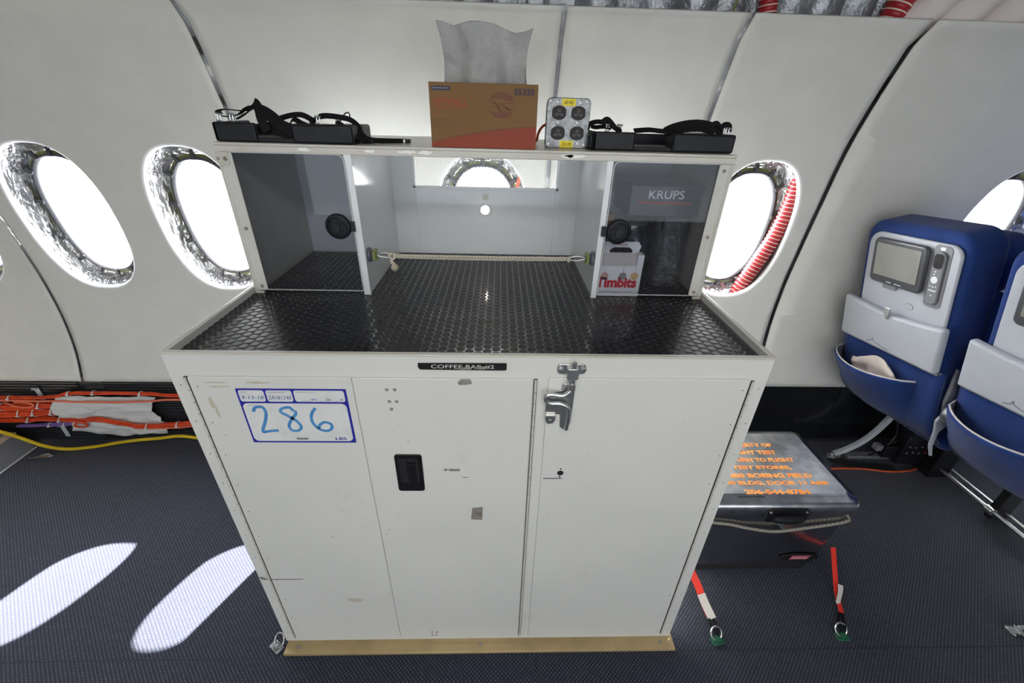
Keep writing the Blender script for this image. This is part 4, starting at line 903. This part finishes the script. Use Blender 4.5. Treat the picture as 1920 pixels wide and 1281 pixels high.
def lidring(i, z): return [(x, y, z) for x, y in rrect(cx0-.004+i, cx1+.004-i, cy0-.004+i, cy1+.004-i, .035-i*.5, 7)]
L = [lidring(0, .343), lidring(-.002, .35), lidring(-.002, .375), lidring(.002, .385), lidring(.010, .392), lidring(.024, .395), lidring(.028, .400), lidring(.036, .402)]
loft(mb, L); mb.add(L[-1], [tuple(range(len(L[-1])))]); mb.add(L[0], [tuple(range(len(L[0])))[::-1]]); lid = obj('lid', mb, M['steellid'], ck, angle=40); lid['label'] = 'dented steel lid with orange stencilled text'
ZL = .4022
lines = [('PROPERTY OF', 1.087, .464, .020, .895), ('FLIGHT TEST', 1.082, .425, .020, .895), ('RETURN TO FLIGHT', 1.126, .387, .020, .865), ('TEST STORES,', 1.094, .349, .020, .880), ('3-800 BOEING FIELD', 1.145, .312, .021, .822), ('3-390 BLDG, DOOR 11 A&B', 1.180, .278, .021, .780), ('206-544-8784', 1.092, .241, .021, .870)]
for s_, xr, y_, h_, xl in lines: text(s_, (xl, y_-.008, ZL), (1,0,0), (0,1,0), xr-xl, h_, M['stencil'], lid, 'stencil_text', bold=.05)
mb = MB()
for k, (x, y_) in enumerate(((.79,.245),(.82,.246),(.86,.244),(.90,.245),(.93,.246))): stroke(mb, [(x, y_-.004), (x+.008, y_+.003), (x+.014, y_-.003), (x+.022, y_+.003)], (0,0,ZL-.0015), (1,0,0), (0,1,0), .002)
stroke(mb, [(.84,.226),(.86,.225),(.89,.226),(.93,.225)], (0,0,ZL-.002), (1,0,0), (0,1,0), .002); objs('pen_scribble', mb, M['ink'], lid, recalc=False)
# handle
mb = MB(); mb.prism(rrect(.932, 1.078, .312, .376, .018), (0, cy0-.004, 0), (1,0,0), (0,0,1), (0,-.007,0)); hn = obj('handle_plate', mb, M['black'], ck, bevel=.002)
mb = MB(); mb.sweep([(.955+.1*i/8, cy0-.016, .338-.002*math.sin(PI*i/8)) for i in range(9)], [(a*1.0, b*1.25) for a, b in circ(.015, 16)], hint=(0,0,1), scale=[.7,.9,1,1,1.03,1,1,.9,.7]); obj('handle_grip', mb, M['blackmat'], hn)
mb = MB()
for x in (.945, 1.065): mb.lathe([(0,0),(.005,0),(.004,.002),(0,.002)], (x, cy0-.012, .362), 'Y', 12)
objs('handle_screw', mb, M['chrome'], hn)
mb = MB(); mb.box(.985, 1.035, cy0-.006, cy0+.012, .295, .312); mb.prism([(.990,.300),(1.010,.300),(1.030,.276),(1.012,.272)], (0,cy0-.002,0), (1,0,0), (0,0,1), (0,-.006,0)); obj('lid_latch', mb, M['chrome'], ck, bevel=.0015)
mb = MB(); mb.prism([(1.150+.072*math.cos(2*PI*i/36), .094+.020*math.sin(2*PI*i/36)) for i in range(36)], (0, cy0+.0135, 0), (1,0,0), (0,0,1), (0,-.004,0)); bdg = obj('badge', mb, M['black'], ck, bevel=.001)
mb = MB(); mb.prism([(1.112,.084),(1.178,.084),(1.188,.105),(1.122,.105)], (0, cy0+.0095, 0), (1,0,0), (0,0,1), (0,-.0006,0)); obj('badge_emblem', mb, M['redlogo'], bdg, smooth=False)
text('Coleman', (1.121, cy0+.0088, .090), (1,0,0), (0,0,1), .058, .009, M['white'], bdg, shear=.2)

b2 = thing('bungee_cord', 'flecked bungee cord stretched around the steel ice chest', 'cord', (.94, .2, .28))
mb = MB(); mb.tube(spl([(.746,.30,.305),(.747,.222,.304),(.762,.207,.300),(.83,.205,.290),(.90,.203,.272),(.99,.199,.260),(1.08,.203,.268),(1.18,.205,.286),(1.232,.208,.298),(1.249,.222,.302),(1.251,.30,.31),(1.251,.48,.318)], 6), .0048, 10); obj('elastic_cord', mb, cordmat('flecked_bungee', 'x', (.36,.33,.27), (.05,.04,.03), .7), b2)

# floor rings with tie-down straps
def floor_ring(x, y, label, rot=0, plate=True):
    r = thing('floor_ring', label, 'tie-down ring', (x, y, 0), group='floor tie-down rings')
    mb = MB(); mb.prism(rrect(-.022, .020, -.012, .014, .004), (0,0,.0005), (1,0,0), (0,1,0), (0,0,.006)); mb.box(-.006,.008,-.006,.008,.006,.016); mb.xf(Matrix.Translation((x,y,0)) @ Matrix.Rotation(rot,4,'Z')); obj('ring_base', mb, M['dkgreen' if plate else 'zinc'], r, bevel=.002)
    mb = MB(); mb.tube(spl([(.019*math.cos(2*PI*i/16), .004*math.sin(2*PI*i/16), .022+.019*math.sin(2*PI*i/16)) for i in range(16)], 2, True), .0028, 10, hint=(0,1,0), cap=False); mb.xf(Matrix.Translation((x,y+.004,0)) @ Matrix.Rotation(rot,4,'Z') @ Matrix.Rotation(-.55,4,'X')); obj('ring', mb, M['chrome'], r)
    return r
floor_ring(.768, -.012, 'tie-down ring in the carpet holding the left red strap', .2)
floor_ring(1.188, -.005, 'tie-down ring in the carpet holding the right red strap')
floor_ring(-.637, -.014, 'tie-down ring in the carpet at the left foot of the coffee bar', -.6, False)
def tie(label, pts, tagpts, wd, cordp):
    r = thing('tie_down_strap', label, 'strap', tuple(pts[-1]))
    mb = MB(); mb.ribbon(spl(pts, 6), wd, .0025, (0,-1,.4)); obj('webbing', mb, M['redweb'], r)
    mb = MB(); mb.ribbon(spl(tagpts, 5), wd+.003, .002, (0.1,-1,.4)); obj('cloth_tag', mb, M['tagwhite'], r)
    mb = MB(); mb.tube(spl(cordp, 6), .0045, 8); obj('black_loop', mb, M['web'], r)
tie('red tie-down strap running from behind the coffee bar to the left carpet ring', [(.715,.195,.160),(.725,.165,.108),(.745,.13,.070),(.757,.085,.040),(.764,.050,.028)], [(.748,.105,.062),(.756,.082,.046),(.764,.056,.034),(.768,.043,.028)], .024,
    [(.760,.052,.026),(.757,.030,.022),(.765,.008,.018),(.772,.004,.026),(.774,.025,.024),(.770,.050,.026)])
tie('red tie-down strap at the right front corner of the ice chest', [(1.262,.222,.140),(1.258,.200,.118),(1.245,.150,.075),(1.232,.105,.045),(1.220,.058,.028)], [(1.250,.128,.070),(1.243,.112,.058),(1.224,.088,.044),(1.216,.082,.040)], .018,
    [(1.216,.060,.026),(1.198,.040,.024),(1.190,.014,.018),(1.196,.008,.026),(1.212,.035,.024),(1.222,.056,.026)])

# metal buckle with green strap at lower right
gs = thing('strap_buckle', 'metal buckle with dark green strap lying on the carpet at lower right edge', 'strap', (1.82, -.02, 0))
mb = MB(); mb.box(1.762,1.785,-.006,.018,.001,.014); mb.box(1.785,1.80,-.010,.014,.004,.020); mb.box(1.803,1.86,.004,.018,.006,.018); mb.box(1.803,1.86,-.024,-.012,.006,.018); mb.tube([(1.795,-.02,.014),(1.795,.02,.014)], .004, 10); mb.tube([(1.772,-.012,.008),(1.772,.022,.008)], .004, 10); obj('steel_buckle', mb, M['chrome'], gs, bevel=.002)
mb = MB(); mb.ribbon(spl([(1.80,-.01,.006),(1.84,-.025,.010),(1.90,-.06,.006),(1.98,-.11,.003)], 6), .045, .003, (0,0,1)); obj('green_webbing', mb, M['dkgreen'], gs)

# ================================================================= SEATS (built in seat axes, then placed)
K = .22
def sx(z, w_=0): return -K*(z-.6)-w_          # back surface, w_ = how far it stands off towards the camera side
seat = thing('aircraft_seat', '', 'seat', (0,0,0), group='blue cabin seats', local=True)
NV = Vector((-1, 0, -K)).normalized(); UV = Vector((-K, 0, 1)).normalized(); AV = Vector((0, 1, 0))
def sp(name, mb, m, parent=seat, **kw): return obj(name, mb, m, parent, **kw)
def plate(poly, off, th, mb=None):
    # poly in (a, z) on the back plane; off = stand-off, th = thickness outward
    mb = mb or MB(); k = 1/math.sqrt(1+K*K)
    vs = [Vector((sx(z), a, z)) for a, z in poly]; o1 = [v+NV*off for v in vs]; o2 = [v+NV*(off+th) for v in vs]; n = len(poly)
    mb.add(o1+o2, [tuple(range(n))[::-1], tuple(range(n, 2*n))]+[(i, (i+1) % n, n+(i+1) % n, n+i) for i in range(n)]); return mb
# backrest cushion
mb = plate(rrect(-.200, .192, .50, 1.178, .02, 8, (.02,.02,.07,.07)), -.125, .125); sp('backrest', mb, M['seatblue'], bevel=.022, seg=4, angle=60)
mb = MB(); plate(rrect(-.185, .17, .94, 1.135, .06, 8), -.235, .105, mb); sp('headrest', mb, M['seatblue'], bevel=.03, seg=4, angle=60)
mb = MB(); plate(rrect(-.225, .215, .50, .96, .05, 8), -.175, .06, mb); sp('backrest_front', mb, M['seatblue'], bevel=.02, seg=3, angle=60)
mb = MB(); mb.box(.10, .52, -.233, .233, .37, .50); sp('seat_cushion', mb, M['seatblue'], bevel=.03, seg=4, angle=60)
mb = plate(rrect(-.180, .162, .74, 1.140, .02, 8, (.01,.01,.05,.04)), .0, .012); sp('shell', mb, M['seatgrey'], bevel=.006, seg=3)
mb = plate(rrect(-.086, .124, .958, 1.124, .020, 6), .012, .016); mon = sp('monitor', mb, M['screenb'], bevel=.007, seg=3)
mb = plate(rrect(-.066, .106, .988, 1.107, .004), .0285, .0008); sp('screen', mb, M['screen'], mon)
mb = MB()
for a in (.042,.035,.028,.010,.003,-.004,-.011): plate(rrect(a-.002, a+.002, .9685, .9720, .001), .0285, .0015, mb)
objs('monitor_button', mb, M['white'], mon)
mb = plate(rrect(.012, .068, .940, .960, .006), .012, .008); sp('monitor_tab', mb, M['seatgrey2'], mon, bevel=.002)
mb = plate(rrect(-.151, -.090, .922, 1.135, .016, 6), .010, .004); hs = sp('handset_bay', mb, M['seatgrey2'], bevel=.0015)
mb = plate(rrect(-.140, -.101, .935, 1.115, .018, 6), .0142, .008); sp('handset', mb, M['seatgrey2'], hs, bevel=.004, seg=3)
mb = plate(rrect(-.136, -.105, 1.060, 1.110, .012, 6), .0222, .0006); sp('handset_display', mb, M['black'], hs)
mb = MB()
plate([(-.120+.011*math.cos(2*PI*i/20), 1.022+.012*math.sin(2*PI*i/20)) for i in range(20)], .0222, .0014, mb)
for a, z in ((-.118,1.050),(-.116,1.040),(-.129,1.000),(-.120,.998),(-.111,1.000),(-.120,.968)): plate(rrect(a-.0022, a+.0022, z-.002, z+.002, .0008), .0222, .001, mb)
plate(rrect(-.133,-.107,.983,.987,.001), .0222, .001, mb); objs('handset_button', mb, M['white'], hs)
mb = plate(rrect(-.129, -.112, 1.119, 1.129, .004), .0142, .0012); sp('handset_release', mb, M['alu'], hs)
mb = plate([(-.045+.017*math.cos(2*PI*i/24), .898+.012*math.sin(2*PI*i/24)) for i in range(24)], .012, .001); sp('recline_symbol_ring', mb, M['seatgrey2'])
mb = plate([(-.045+.0155*math.cos(2*PI*i/24), .898+.0105*math.sin(2*PI*i/24)) for i in range(24)], .013, .0006); plate([(-.052,.893),(-.038,.893),(-.041,.903),(-.045,.906),(-.049,.903)], .0136, .0006, mb); sp('recline_symbol', mb, M['seatgrey'])
# tray table with a gently bowed top edge
N = 14; P = [(-.205, .706), (.205, .706)]+[(.205-.41*i/N, .876-.020*math.sin(PI*i/N)) for i in range(N+1)]
mb = plate(P, .012, .030); tr = sp('tray_table', mb, M['seatgrey'], bevel=.010, seg=4)
mb = plate(rrect(-.205, .205, .696, .706, .003), .004, .022); sp('tray_edge', mb, M['alu'], tr, bevel=.002)
mb = plate([(-.012,.885),(.014,.885),(.016,.868),(.006,.842),(-.004,.842),(-.010,.862)], .043, .006); sp('tray_latch', mb, M['alu'], tr, bevel=.002)
mb = MB(); stroke(mb, [(.07,.722),(.05,.730),(.045,.742),(.038,.730),(.0,.722),(-.03,.720)], (0,0,0), (0,1,0), (0,0,1), .004)
mb.v = [tuple(Vector((sx(v[2]), v[1], v[2]))+NV*.0425) for v in mb.v]; sp('tray_marking', mb, M['seatgrey2'], tr, recalc=False)
# lower cover and pocket
mb = MB(); N = 16; vs = []
for j in range(9):
    z = .70-.30*j/8
    for i in range(N+1):
        a = -.215+.43*i/N; vs.append((sx(z)-.004-.012*math.sin(PI*i/N)*math.sin(PI*j/8)+.05*max(0, (j-5)/3)**2, a, z+.0*a))
mb.add(vs, [(j*(N+1)+i, j*(N+1)+i+1, (j+1)*(N+1)+i+1, (j+1)*(N+1)+i) for j in range(8) for i in range(N)]); o = sp('lower_cover', mb, M['seatblue'], angle=80); so = o.modifiers.new('thickness', 'SOLIDIFY'); so.thickness = .010; so.offset = 0
mb = MB(); vs = []; NJ = 12
for j in range(NJ+1):
    t = j/NJ; z = .625-.215*t
    for i in range(N+1):
        u = i/N; a = -.135+.355*u; bul = math.sin(PI*min(1, max(0, u)))**.5
        off = (.10*(1-t)**.8+.018)*bul+.006; zz = z-.020*math.sin(PI*u)*(1-t)+.03*t*(abs(u-.5)*2)**2
        vs.append((sx(zz)-off+.03*t*t, a, zz))
mb.add(vs, [(j*(N+1)+i, j*(N+1)+i+1, (j+1)*(N+1)+i+1, (j+1)*(N+1)+i) for j in range(NJ) for i in range(N)]); pk_ = sp('seat_pocket', mb, M['seatblue'], angle=80); so = pk_.modifiers.new('thickness', 'SOLIDIFY'); so.thickness = .006; so.offset = 0
mb = MB(); mb.ribbon([(v[0]+.004, v[1], v[2]+.001) for v in vs[:N+1]], .010, .003, (-1,0,0)); sp('pocket_lining', mb, M['tagwhite'], pk_)
# side bracket, pivot and frame
mb = MB(); mb.prism([(-.012,.735),(.010,.72),(.045,.64),(.040,.56),(.020,.54),(.000,.60)], (0,-.222,0), (1,0,0), (0,0,1), (0,-.012,0)); sp('arm_bracket', mb, M['seatgrey2'], bevel=.004, seg=3)
mb = MB(); mb.lathe([(0,-.014),(.036,-.014),(.040,-.008),(.040,.010),(.034,.014),(0,.014)], (.035,-.250,.560), 'Y', 28); mb.xf(Matrix.Identity(4)); sp('pivot_disc', mb, M['alu'], bevel=.001)
mb = MB(); mb.prism([(.02,.55),(.06,.545),(.060,.50),(.040,.47),(.045,.41),(.065,.36),(.055,.36),(.030,.41),(.022,.47),(.005,.52)], (0,-.222,0), (1,0,0), (0,0,1), (0,-.010,0)); sp('side_cover', mb, M['seatgrey'], bevel=.004, seg=3)
mb = MB(); mb.box(.14,.42,-.20,.20,.41,.43); mb.tube([(.17,-.22,.41),(.17,.22,.41)], .016, 14); mb.tube([(.42,-.22,.40),(.42,.22,.40)], .016, 14); sp('seat_frame', mb, M['blackmat'], bevel=.002)
seat.location = (0,0,0)
# window-side leg assembly belongs to the window seat only
ROLLS, YAWS = math.radians(-4.9), math.atan(.05)
R_ = Matrix.Rotation(YAWS, 4, 'Z') @ Matrix.Rotation(ROLLS, 4, 'X')
P0 = Vector((1.622, .625, .004))
s2_ = copy_tree(seat)
s2_.matrix_world = Matrix.Translation(P0+R_.to_3x3() @ Vector((.015, -.475, 0))) @ R_
s2_['label'] = 'blue cabin seat nearest the camera, cut off by the right edge of the photo'
seat['label'] = 'blue cabin seat next to the window wall, with handset and paper in its pocket'
seat.matrix_world = Matrix.Translation(P0) @ R_
# legs in world coordinates: a support thing under the row
lg = thing('seat_support', 'seat leg frame with curved strut and floor track under the blue seats', 'seat frame', (1.95, .78, 0))
mb = MB(); mb.ribbon(spl([(1.740,.822,.018),(1.79,.825,.040),(1.85,.825,.090),(1.895,.825,.160),(1.925,.825,.24),(1.95,.825,.33)], 6), .030, .008, (0,0,1)); mb.sweep(spl([(1.740,.822,.018),(1.79,.825,.040),(1.85,.825,.090),(1.895,.825,.160),(1.925,.825,.24),(1.95,.825,.33)], 6), [(-.010,-.012),(.010,-.012),(.010,.012),(-.010,.012)], hint=(0,0,1)); obj('curved_strut', mb, M['seatgrey'], lg, bevel=.002)
mb = MB(); mb.box(1.80,2.24,.800,.835,.002,.020); obj('floor_track', mb, M['zinc'], lg, bevel=.002)
mb = MB(); mb.lathe([(0,0),(.022,0),(.020,.012),(.010,.018),(.006,.026),(0,.028)], (1.725,.815,.002), 'Z', 16); mb.box(1.715,1.765,.805,.828,.002,.020); mb.tube([(1.70,.80,.012),(1.75,.83,.02)], .006, 8); obj('track_foot', mb, M['zinc'], lg, bevel=.001)
mb = MB(); mb.box(1.98,2.16,.74,.80,.03,.20); mb.box(1.92,1.99,.76,.81,.05,.12); mb.box(2.10,2.20,.68,.76,.002,.30); obj('electronics_box', mb, M['black'], lg, bevel=.004)
mb = MB()
rnd = random.Random(5)
for k in range(9):
    x = 1.90+.03*k; mb.tube(spl([(x, .80, .03+.02*(k % 3)), (x+.02, .775+.01*(k % 2), .10), (x+.05+.02*rnd.random(), .79, .17), (x+.03, .80, .27)], 5), .004+.002*(k % 2), 6)
obj('wiring', mb, M['black'], lg)
for k in range(10):
    mb = MB(); x = 2.005+.03*(k % 5); z = .10+.035*(k//5)+.004*(k % 2); mb.lathe([(0,0),(.0045,0),(.0045,.003),(0,.004)], (x, .7405, z), 'Y', 8); obj('connector_pin', mb, M['redcable' if k == 3 else 'alu'], lg)
mb = MB(); mb.box(1.885,1.915,.770,.80,.085,.115); obj('cable_clamp', mb, M['seatgrey2'], lg, bevel=.002)
for (x, r) in ((2.150, .009), (2.200, .006)):
    mb = MB(); mb.tube([(x,.76,.050),(x+.005,.10,.050),(x+.01,-.35,.050)], r, 12, hint=(0,0,1)); obj('luggage_bar', mb, M['chrome'], lg)
mb = MB(); mb.box(2.165,2.235,.44,.475,.001,.26); mb.box(2.165,2.235,.03,.065,.001,.26); objs('rear_leg', mb, M['darkfoam'], lg, bevel=.006)
mb = MB(); mb.tube([(2.15,.47,.05),(2.15,.44,.05)], .017, 14, hint=(0,0,1)); obj('bar_clamp', mb, M['chrome'], lg)
# paper in the pocket
mb = MB(); vs = []; NA, NB_ = 16, 8
for j in range(NB_+1):
    v = j/NB_
    for i in range(NA+1):
        u = i/NA; a = -.085+.20*u; z = .545+(.160-.075*abs(u-.8)**1.0)*v*(.75+.25*math.sin(u*5)); 
        vs.append((sx(z)-.030-.02*math.sin(v*2)-.016*noise.noise(Vector((u*5, v*3, 2))), a, z))
mb.add(vs, [(j*(NA+1)+i, j*(NA+1)+i+1, (j+1)*(NA+1)+i+1, (j+1)*(NA+1)+i) for j in range(NB_) for i in range(NA)])
mb.xf(seat.matrix_world); pp = obj('paper_bag', mb, mat('cream_paper_bag', (.70, .60, .54), .8, bump=(25, .6, .006)), loc=tuple(seat.matrix_world @ Vector((0,0,.6)))); so = pp.modifiers.new('thickness', 'SOLIDIFY'); so.thickness = .006
tag(pp, 'crumpled cream paper bag tucked in the pocket of the window seat', 'paper bag')
# orange cord on the floor
mb = MB(); mb.tube(spl([(1.45,.66,.004),(1.60,.725,.004),(1.80,.735,.004),(1.95,.715,.004),(2.07,.725,.004),(2.13,.76,.005),(2.145,.80,.012),(2.15,.81,.04)], 7), .0045, 8); tag(obj('extension_cord', mb, M['orangecord'], loc=(1.8,.73,0)), 'thin orange cord on the carpet from the ice chest to the seat leg', 'cord')
mb = MB(); mb.ribbon(spl([(1.70,.80,.010),(1.78,.765,.006),(1.90,.745,.004),(1.99,.735,.004)], 6), .05, .003, (0,0,1)); tag(obj('floor_flap', mb, M['darkfoam'], loc=(1.85,.75,0)), 'black rubber flap on the carpet below the curved seat strut', 'rubber flap')

# ================================================================= CABLES AT THE LEFT
def bundle(name, label, path, n, r, R, m, ties, cat='cable', tiem='tie'):
    c = thing(name, label, cat, tuple(path[len(path)//2]))
    L = spl(path, 10)
    for k in range(n):
        a0 = 2*PI*k/max(1, n); rr = R if n > 1 else 0
        if n > 5 and k == 0: rr = 0
        pts = [p+Vector((0, rr*math.cos(a0+i*.05), rr*math.sin(a0+i*.05)+.0012*math.sin(i*.7+k))) for i, p in enumerate(L)]
        mb = MB(); mb.tube(pts, r, 8); obj('wire', mb, m, c)
    for x in ties:
        i = min(range(len(L)), key=lambda q: abs(L[q].x-x)); p = L[i]; t = (L[min(i+1, len(L)-1)]-L[max(i-1, 0)]).normalized()
        mb = MB(); q = R+r+.001; mb.lathe([(q,-.0025),(q+.0012,-.0025),(q+.0012,.0025),(q,.0025),(q,-.0025)], (0,0,0), 'X', 16); mb.box(-.004,.004,-q-.006,-q,-.004,.004); mb.xf(Matrix.Translation(p)); obj('cable_tie', mb, M[tiem], c)
    return c
YB = .905
bundle('cable_bundle', 'thin red cable pair running along the top of the dado past the cloth', [(-3.2,YB,.270),(-2.25,YB,.272),(-2.02,YB,.276),(-1.93,YB,.297),(-1.85,YB,.303),(-1.6,YB,.301),(-1.45,YB,.290),(-1.1,YB,.288),(-.7,YB,.29)], 3, .0045, .005, M['redcable'], (-2.22,-1.92,-1.81,-1.60))
bundle('cable_bundle', 'salmon pink cable just below the topmost red cables', [(-3.2,YB-.012,.262),(-2.25,YB-.012,.264),(-2.0,YB-.012,.263),(-1.8,YB-.016,.262),(-1.6,YB-.016,.266),(-1.45,YB-.012,.276),(-1.1,YB-.012,.280),(-.7,YB-.01,.28)], 1, .0048, .0, M['salmon'], ())
bundle('cable_bundle', 'thick red cable bundle, upper of the two entering the white cloth', [(-3.2,YB,.215),(-2.30,YB,.220),(-2.12,YB,.228),(-2.05,YB,.234),(-1.995,YB+.004,.236)], 7, .0065, .0125, M['redcable'], (-2.27,-2.08,-2.0))
bundle('cable_bundle', 'thick red cable bundle, lower of the two entering the white cloth', [(-3.2,YB,.170),(-2.30,YB,.180),(-2.12,YB,.190),(-2.02,YB,.196),(-1.955,YB+.004,.196)], 7, .0068, .0135, M['redcable'], (-2.30,-2.20,-2.12,-2.04))
bundle('cable_bundle', 'loose red cable bundle that passes in front of the cloth and droops', [(-3.2,YB,.128),(-2.28,YB,.140),(-2.12,YB,.150),(-1.97,YB-.01,.150),(-1.90,YB-.02,.158),(-1.84,YB-.022,.166),(-1.74,YB-.024,.145),(-1.64,YB-.026,.128),(-1.52,YB-.02,.132),(-1.40,YB-.01,.135),(-1.1,YB,.13),(-.7,YB,.13)], 4, .0052, .007, M['redcable'], (-2.17,-2.03,-1.62,-1.48))
bundle('cable_bundle', 'single red cable low at the right end of the cloth', [(-1.68,YB-.026,.120),(-1.52,YB-.018,.116),(-1.40,YB-.006,.118),(-1.1,YB,.115),(-.7,YB,.115)], 2, .0045, .004, M['salmon'], ())
bundle('cable_bundle', 'purple cable below the red bundles', [(-2.25,YB,.105),(-2.12,YB,.112),(-2.0,YB,.120),(-1.90,YB,.118),(-1.80,YB+.005,.116)], 2, .0050, .004, M['purple'], (-2.10,-2.02))
mb = MB(); mb.tube(spl([(-2.22,.895,.252),(-2.17,.885,.238),(-2.12,.885,.232),(-2.09,.885,.242),(-2.10,.885,.256),(-2.14,.89,.258),(-2.18,.895,.254)], 6), .004, 8, hint=(0,1,0)); tag(obj('cable_loop', mb, M['salmon'], loc=(-2.15,.89,.245)), 'small salmon cable loop above the thick red bundles', 'cable')
mb = MB(); mb.tube(spl([(-1.97,.888,.150),(-1.93,.872,.160),(-1.895,.870,.155),(-1.885,.872,.138),(-1.91,.872,.128),(-1.945,.872,.135),(-1.93,.872,.150)], 6), .0045, 8, hint=(0,1,0)); tag(obj('cable_loop', mb, M['redcable'], loc=(-1.92,.87,.145)), 'small red cable loop at the left edge of the white cloth', 'cable')
yc_ = thing('yellow_cable', 'yellow cable running along the foot of the dado behind the box', 'cable', (-1.9, .87, 0))
mb = MB(); mb.tube(spl([(-2.75,.86,.20),(-2.42,.84,.180),(-2.26,.84,.128),(-2.18,.84,.085),(-2.11,.845,.035),(-2.02,.850,.010),(-1.90,.865,.012),(-1.80,.870,.030),(-1.70,.870,.048),(-1.58,.870,.062),(-1.48,.868,.078),(-1.38,.87,.062),(-1.2,.88,.03),(-.8,.88,.01)], 7), .0078, 10); obj('cable', mb, M['yellowc'], yc_)
# white cloth over the bundles
mb = MB(); NX_, NZ_ = 60, 30; vs = []
for j in range(NZ_+1):
    v = j/NZ_
    for i in range(NX_+1):
        u = i/NX_; x = -2.00+.02*math.sin(v*7)+.43*u+(.015*v if u > .5 else -.02*(1-v)*(1-u)*0); z = .055+.228*v+.006*math.sin(u*9)*(1-v)
        if u < .25: z += (.25-u)*.12*(1-v)
        b = .018+.022*math.exp(-((z-.235)/.03)**2)*(1-u*.7)+.022*math.exp(-((z-.190)/.03)**2)*(1-u*.7)+.012*math.exp(-((z-.11)/.04)**2)
        fold = .006*math.sin(z*95+6*noise.noise(Vector((u*3, v*5, 0))))*(.4+u*.6)+.010*noise.noise(Vector((u*6, v*14, 1)))
        vs.append((x, .925-b-fold, z))
mb.add(vs, [(j*(NX_+1)+i, j*(NX_+1)+i+1, (j+1)*(NX_+1)+i+1, (j+1)*(NX_+1)+i) for j in range(NZ_) for i in range(NX_)]); cl = obj('cloth_wrap', mb, M['cloth'], loc=(-1.78,.9,.06), angle=80); so = cl.modifiers.new('thickness', 'SOLIDIFY'); so.thickness = .003
tag(cl, 'white cloth wrapped over the red cables on the dado', 'cloth')
for x, z0, z1, lb in ((-2.085, .245, .315, 'small grey metal bracket above the red cable bundles'), (-2.075, .020, .095, 'small grey metal bracket below the purple cable'), (-2.075, .150, .178, 'small grey metal bracket between the red cable bundles')):
    mb = MB(); mb.box(x-.011, x+.011, .926, .931, z0, z1); mb.box(x-.011, x+.011, .915, .931, z1-.006, z1); tag(obj('cable_bracket', mb, M['seatgrey'], loc=(x,.93,z0), bevel=.002), lb, 'bracket', 'cable brackets')

# box at the left edge
lbx = thing('equipment_case', 'cream topped case with clear plastic sides on the carpet at the left edge', 'case', (-2.4, .7, 0))
mb = MB(); mb.prism([(-3.0,-.05),(-2.235,-.05),(-2.235,.872),(-3.0,.872)], (0,0,.085), (1,0,0), (0,1,0), (0,0,.010)); obj('top_plate', mb, M['creamtop'], lbx, bevel=.0015)
mb = MB(); mb.add([(-2.24,-.05,.087),(-2.24,.87,.087),(-2.185,.87,.002),(-2.185,-.05,.002)], [(0,1,2,3)]); mb.add([(-2.24,.87,.087),(-3,.87,.087),(-3,.87,.002),(-2.185,.87,.002)], [(0,1,2,3)]); obj('clear_side', mb, M['clearside'], lbx, smooth=False)
mb = MB(); mb.box(-3.0,-2.25,-.04,.86,.002,.083); obj('inner_tray', mb, mat('dark_grey_tray', (.10,.11,.13), .5), lbx)
mb = MB(); mb.tube([(-2.184,-.05,.004),(-2.184,.872,.004)], .003, 8, hint=(0,0,1)); obj('bottom_edge', mb, M['plexiedge'], lbx)
mb = MB(); mb.tube([(-2.275,.55,.106),(-2.275,.83,.106)], .0045, 10, hint=(0,0,1)); mb.tube([(-2.315,.62,.104),(-2.315,.86,.104)], .0035, 10, hint=(0,0,1)); objs('chrome_rod', mb, M['chrome'], lbx)
mb = MB()
for x, y in ((-2.275,.84),(-2.315,.86),(-2.29,.60),(-2.33,.62)): mb.box(x-.010, x+.010, y-.008, y+.008, .095, .108)
objs('rod_mount', mb, M['bare'], lbx, bevel=.001)
mb = MB(); vs = [(-2.135,.800,.002),(-2.09,.815,.012),(-2.06,.80,.003),(-2.10,.786,.010),(-2.15,.79,.004),(-2.075,.818,.016),(-2.045,.81,.004)]; mb.add(vs, [(0,1,3),(1,2,3),(0,3,4),(1,5,6),(1,6,2)]); fo = obj('foil_scrap', mb, M['foil'], loc=(-2.1,.8,0), smooth=False, recalc=False); so = fo.modifiers.new('t', 'SOLIDIFY'); so.thickness = .002
tag(fo, 'small crumpled foil scrap on the carpet near the case', 'foil')
mb = MB(); mb.tube([(-.665,-.034,.004),(-.64,-.030,.006),(-.62,-.028,.005)], .004, 8)
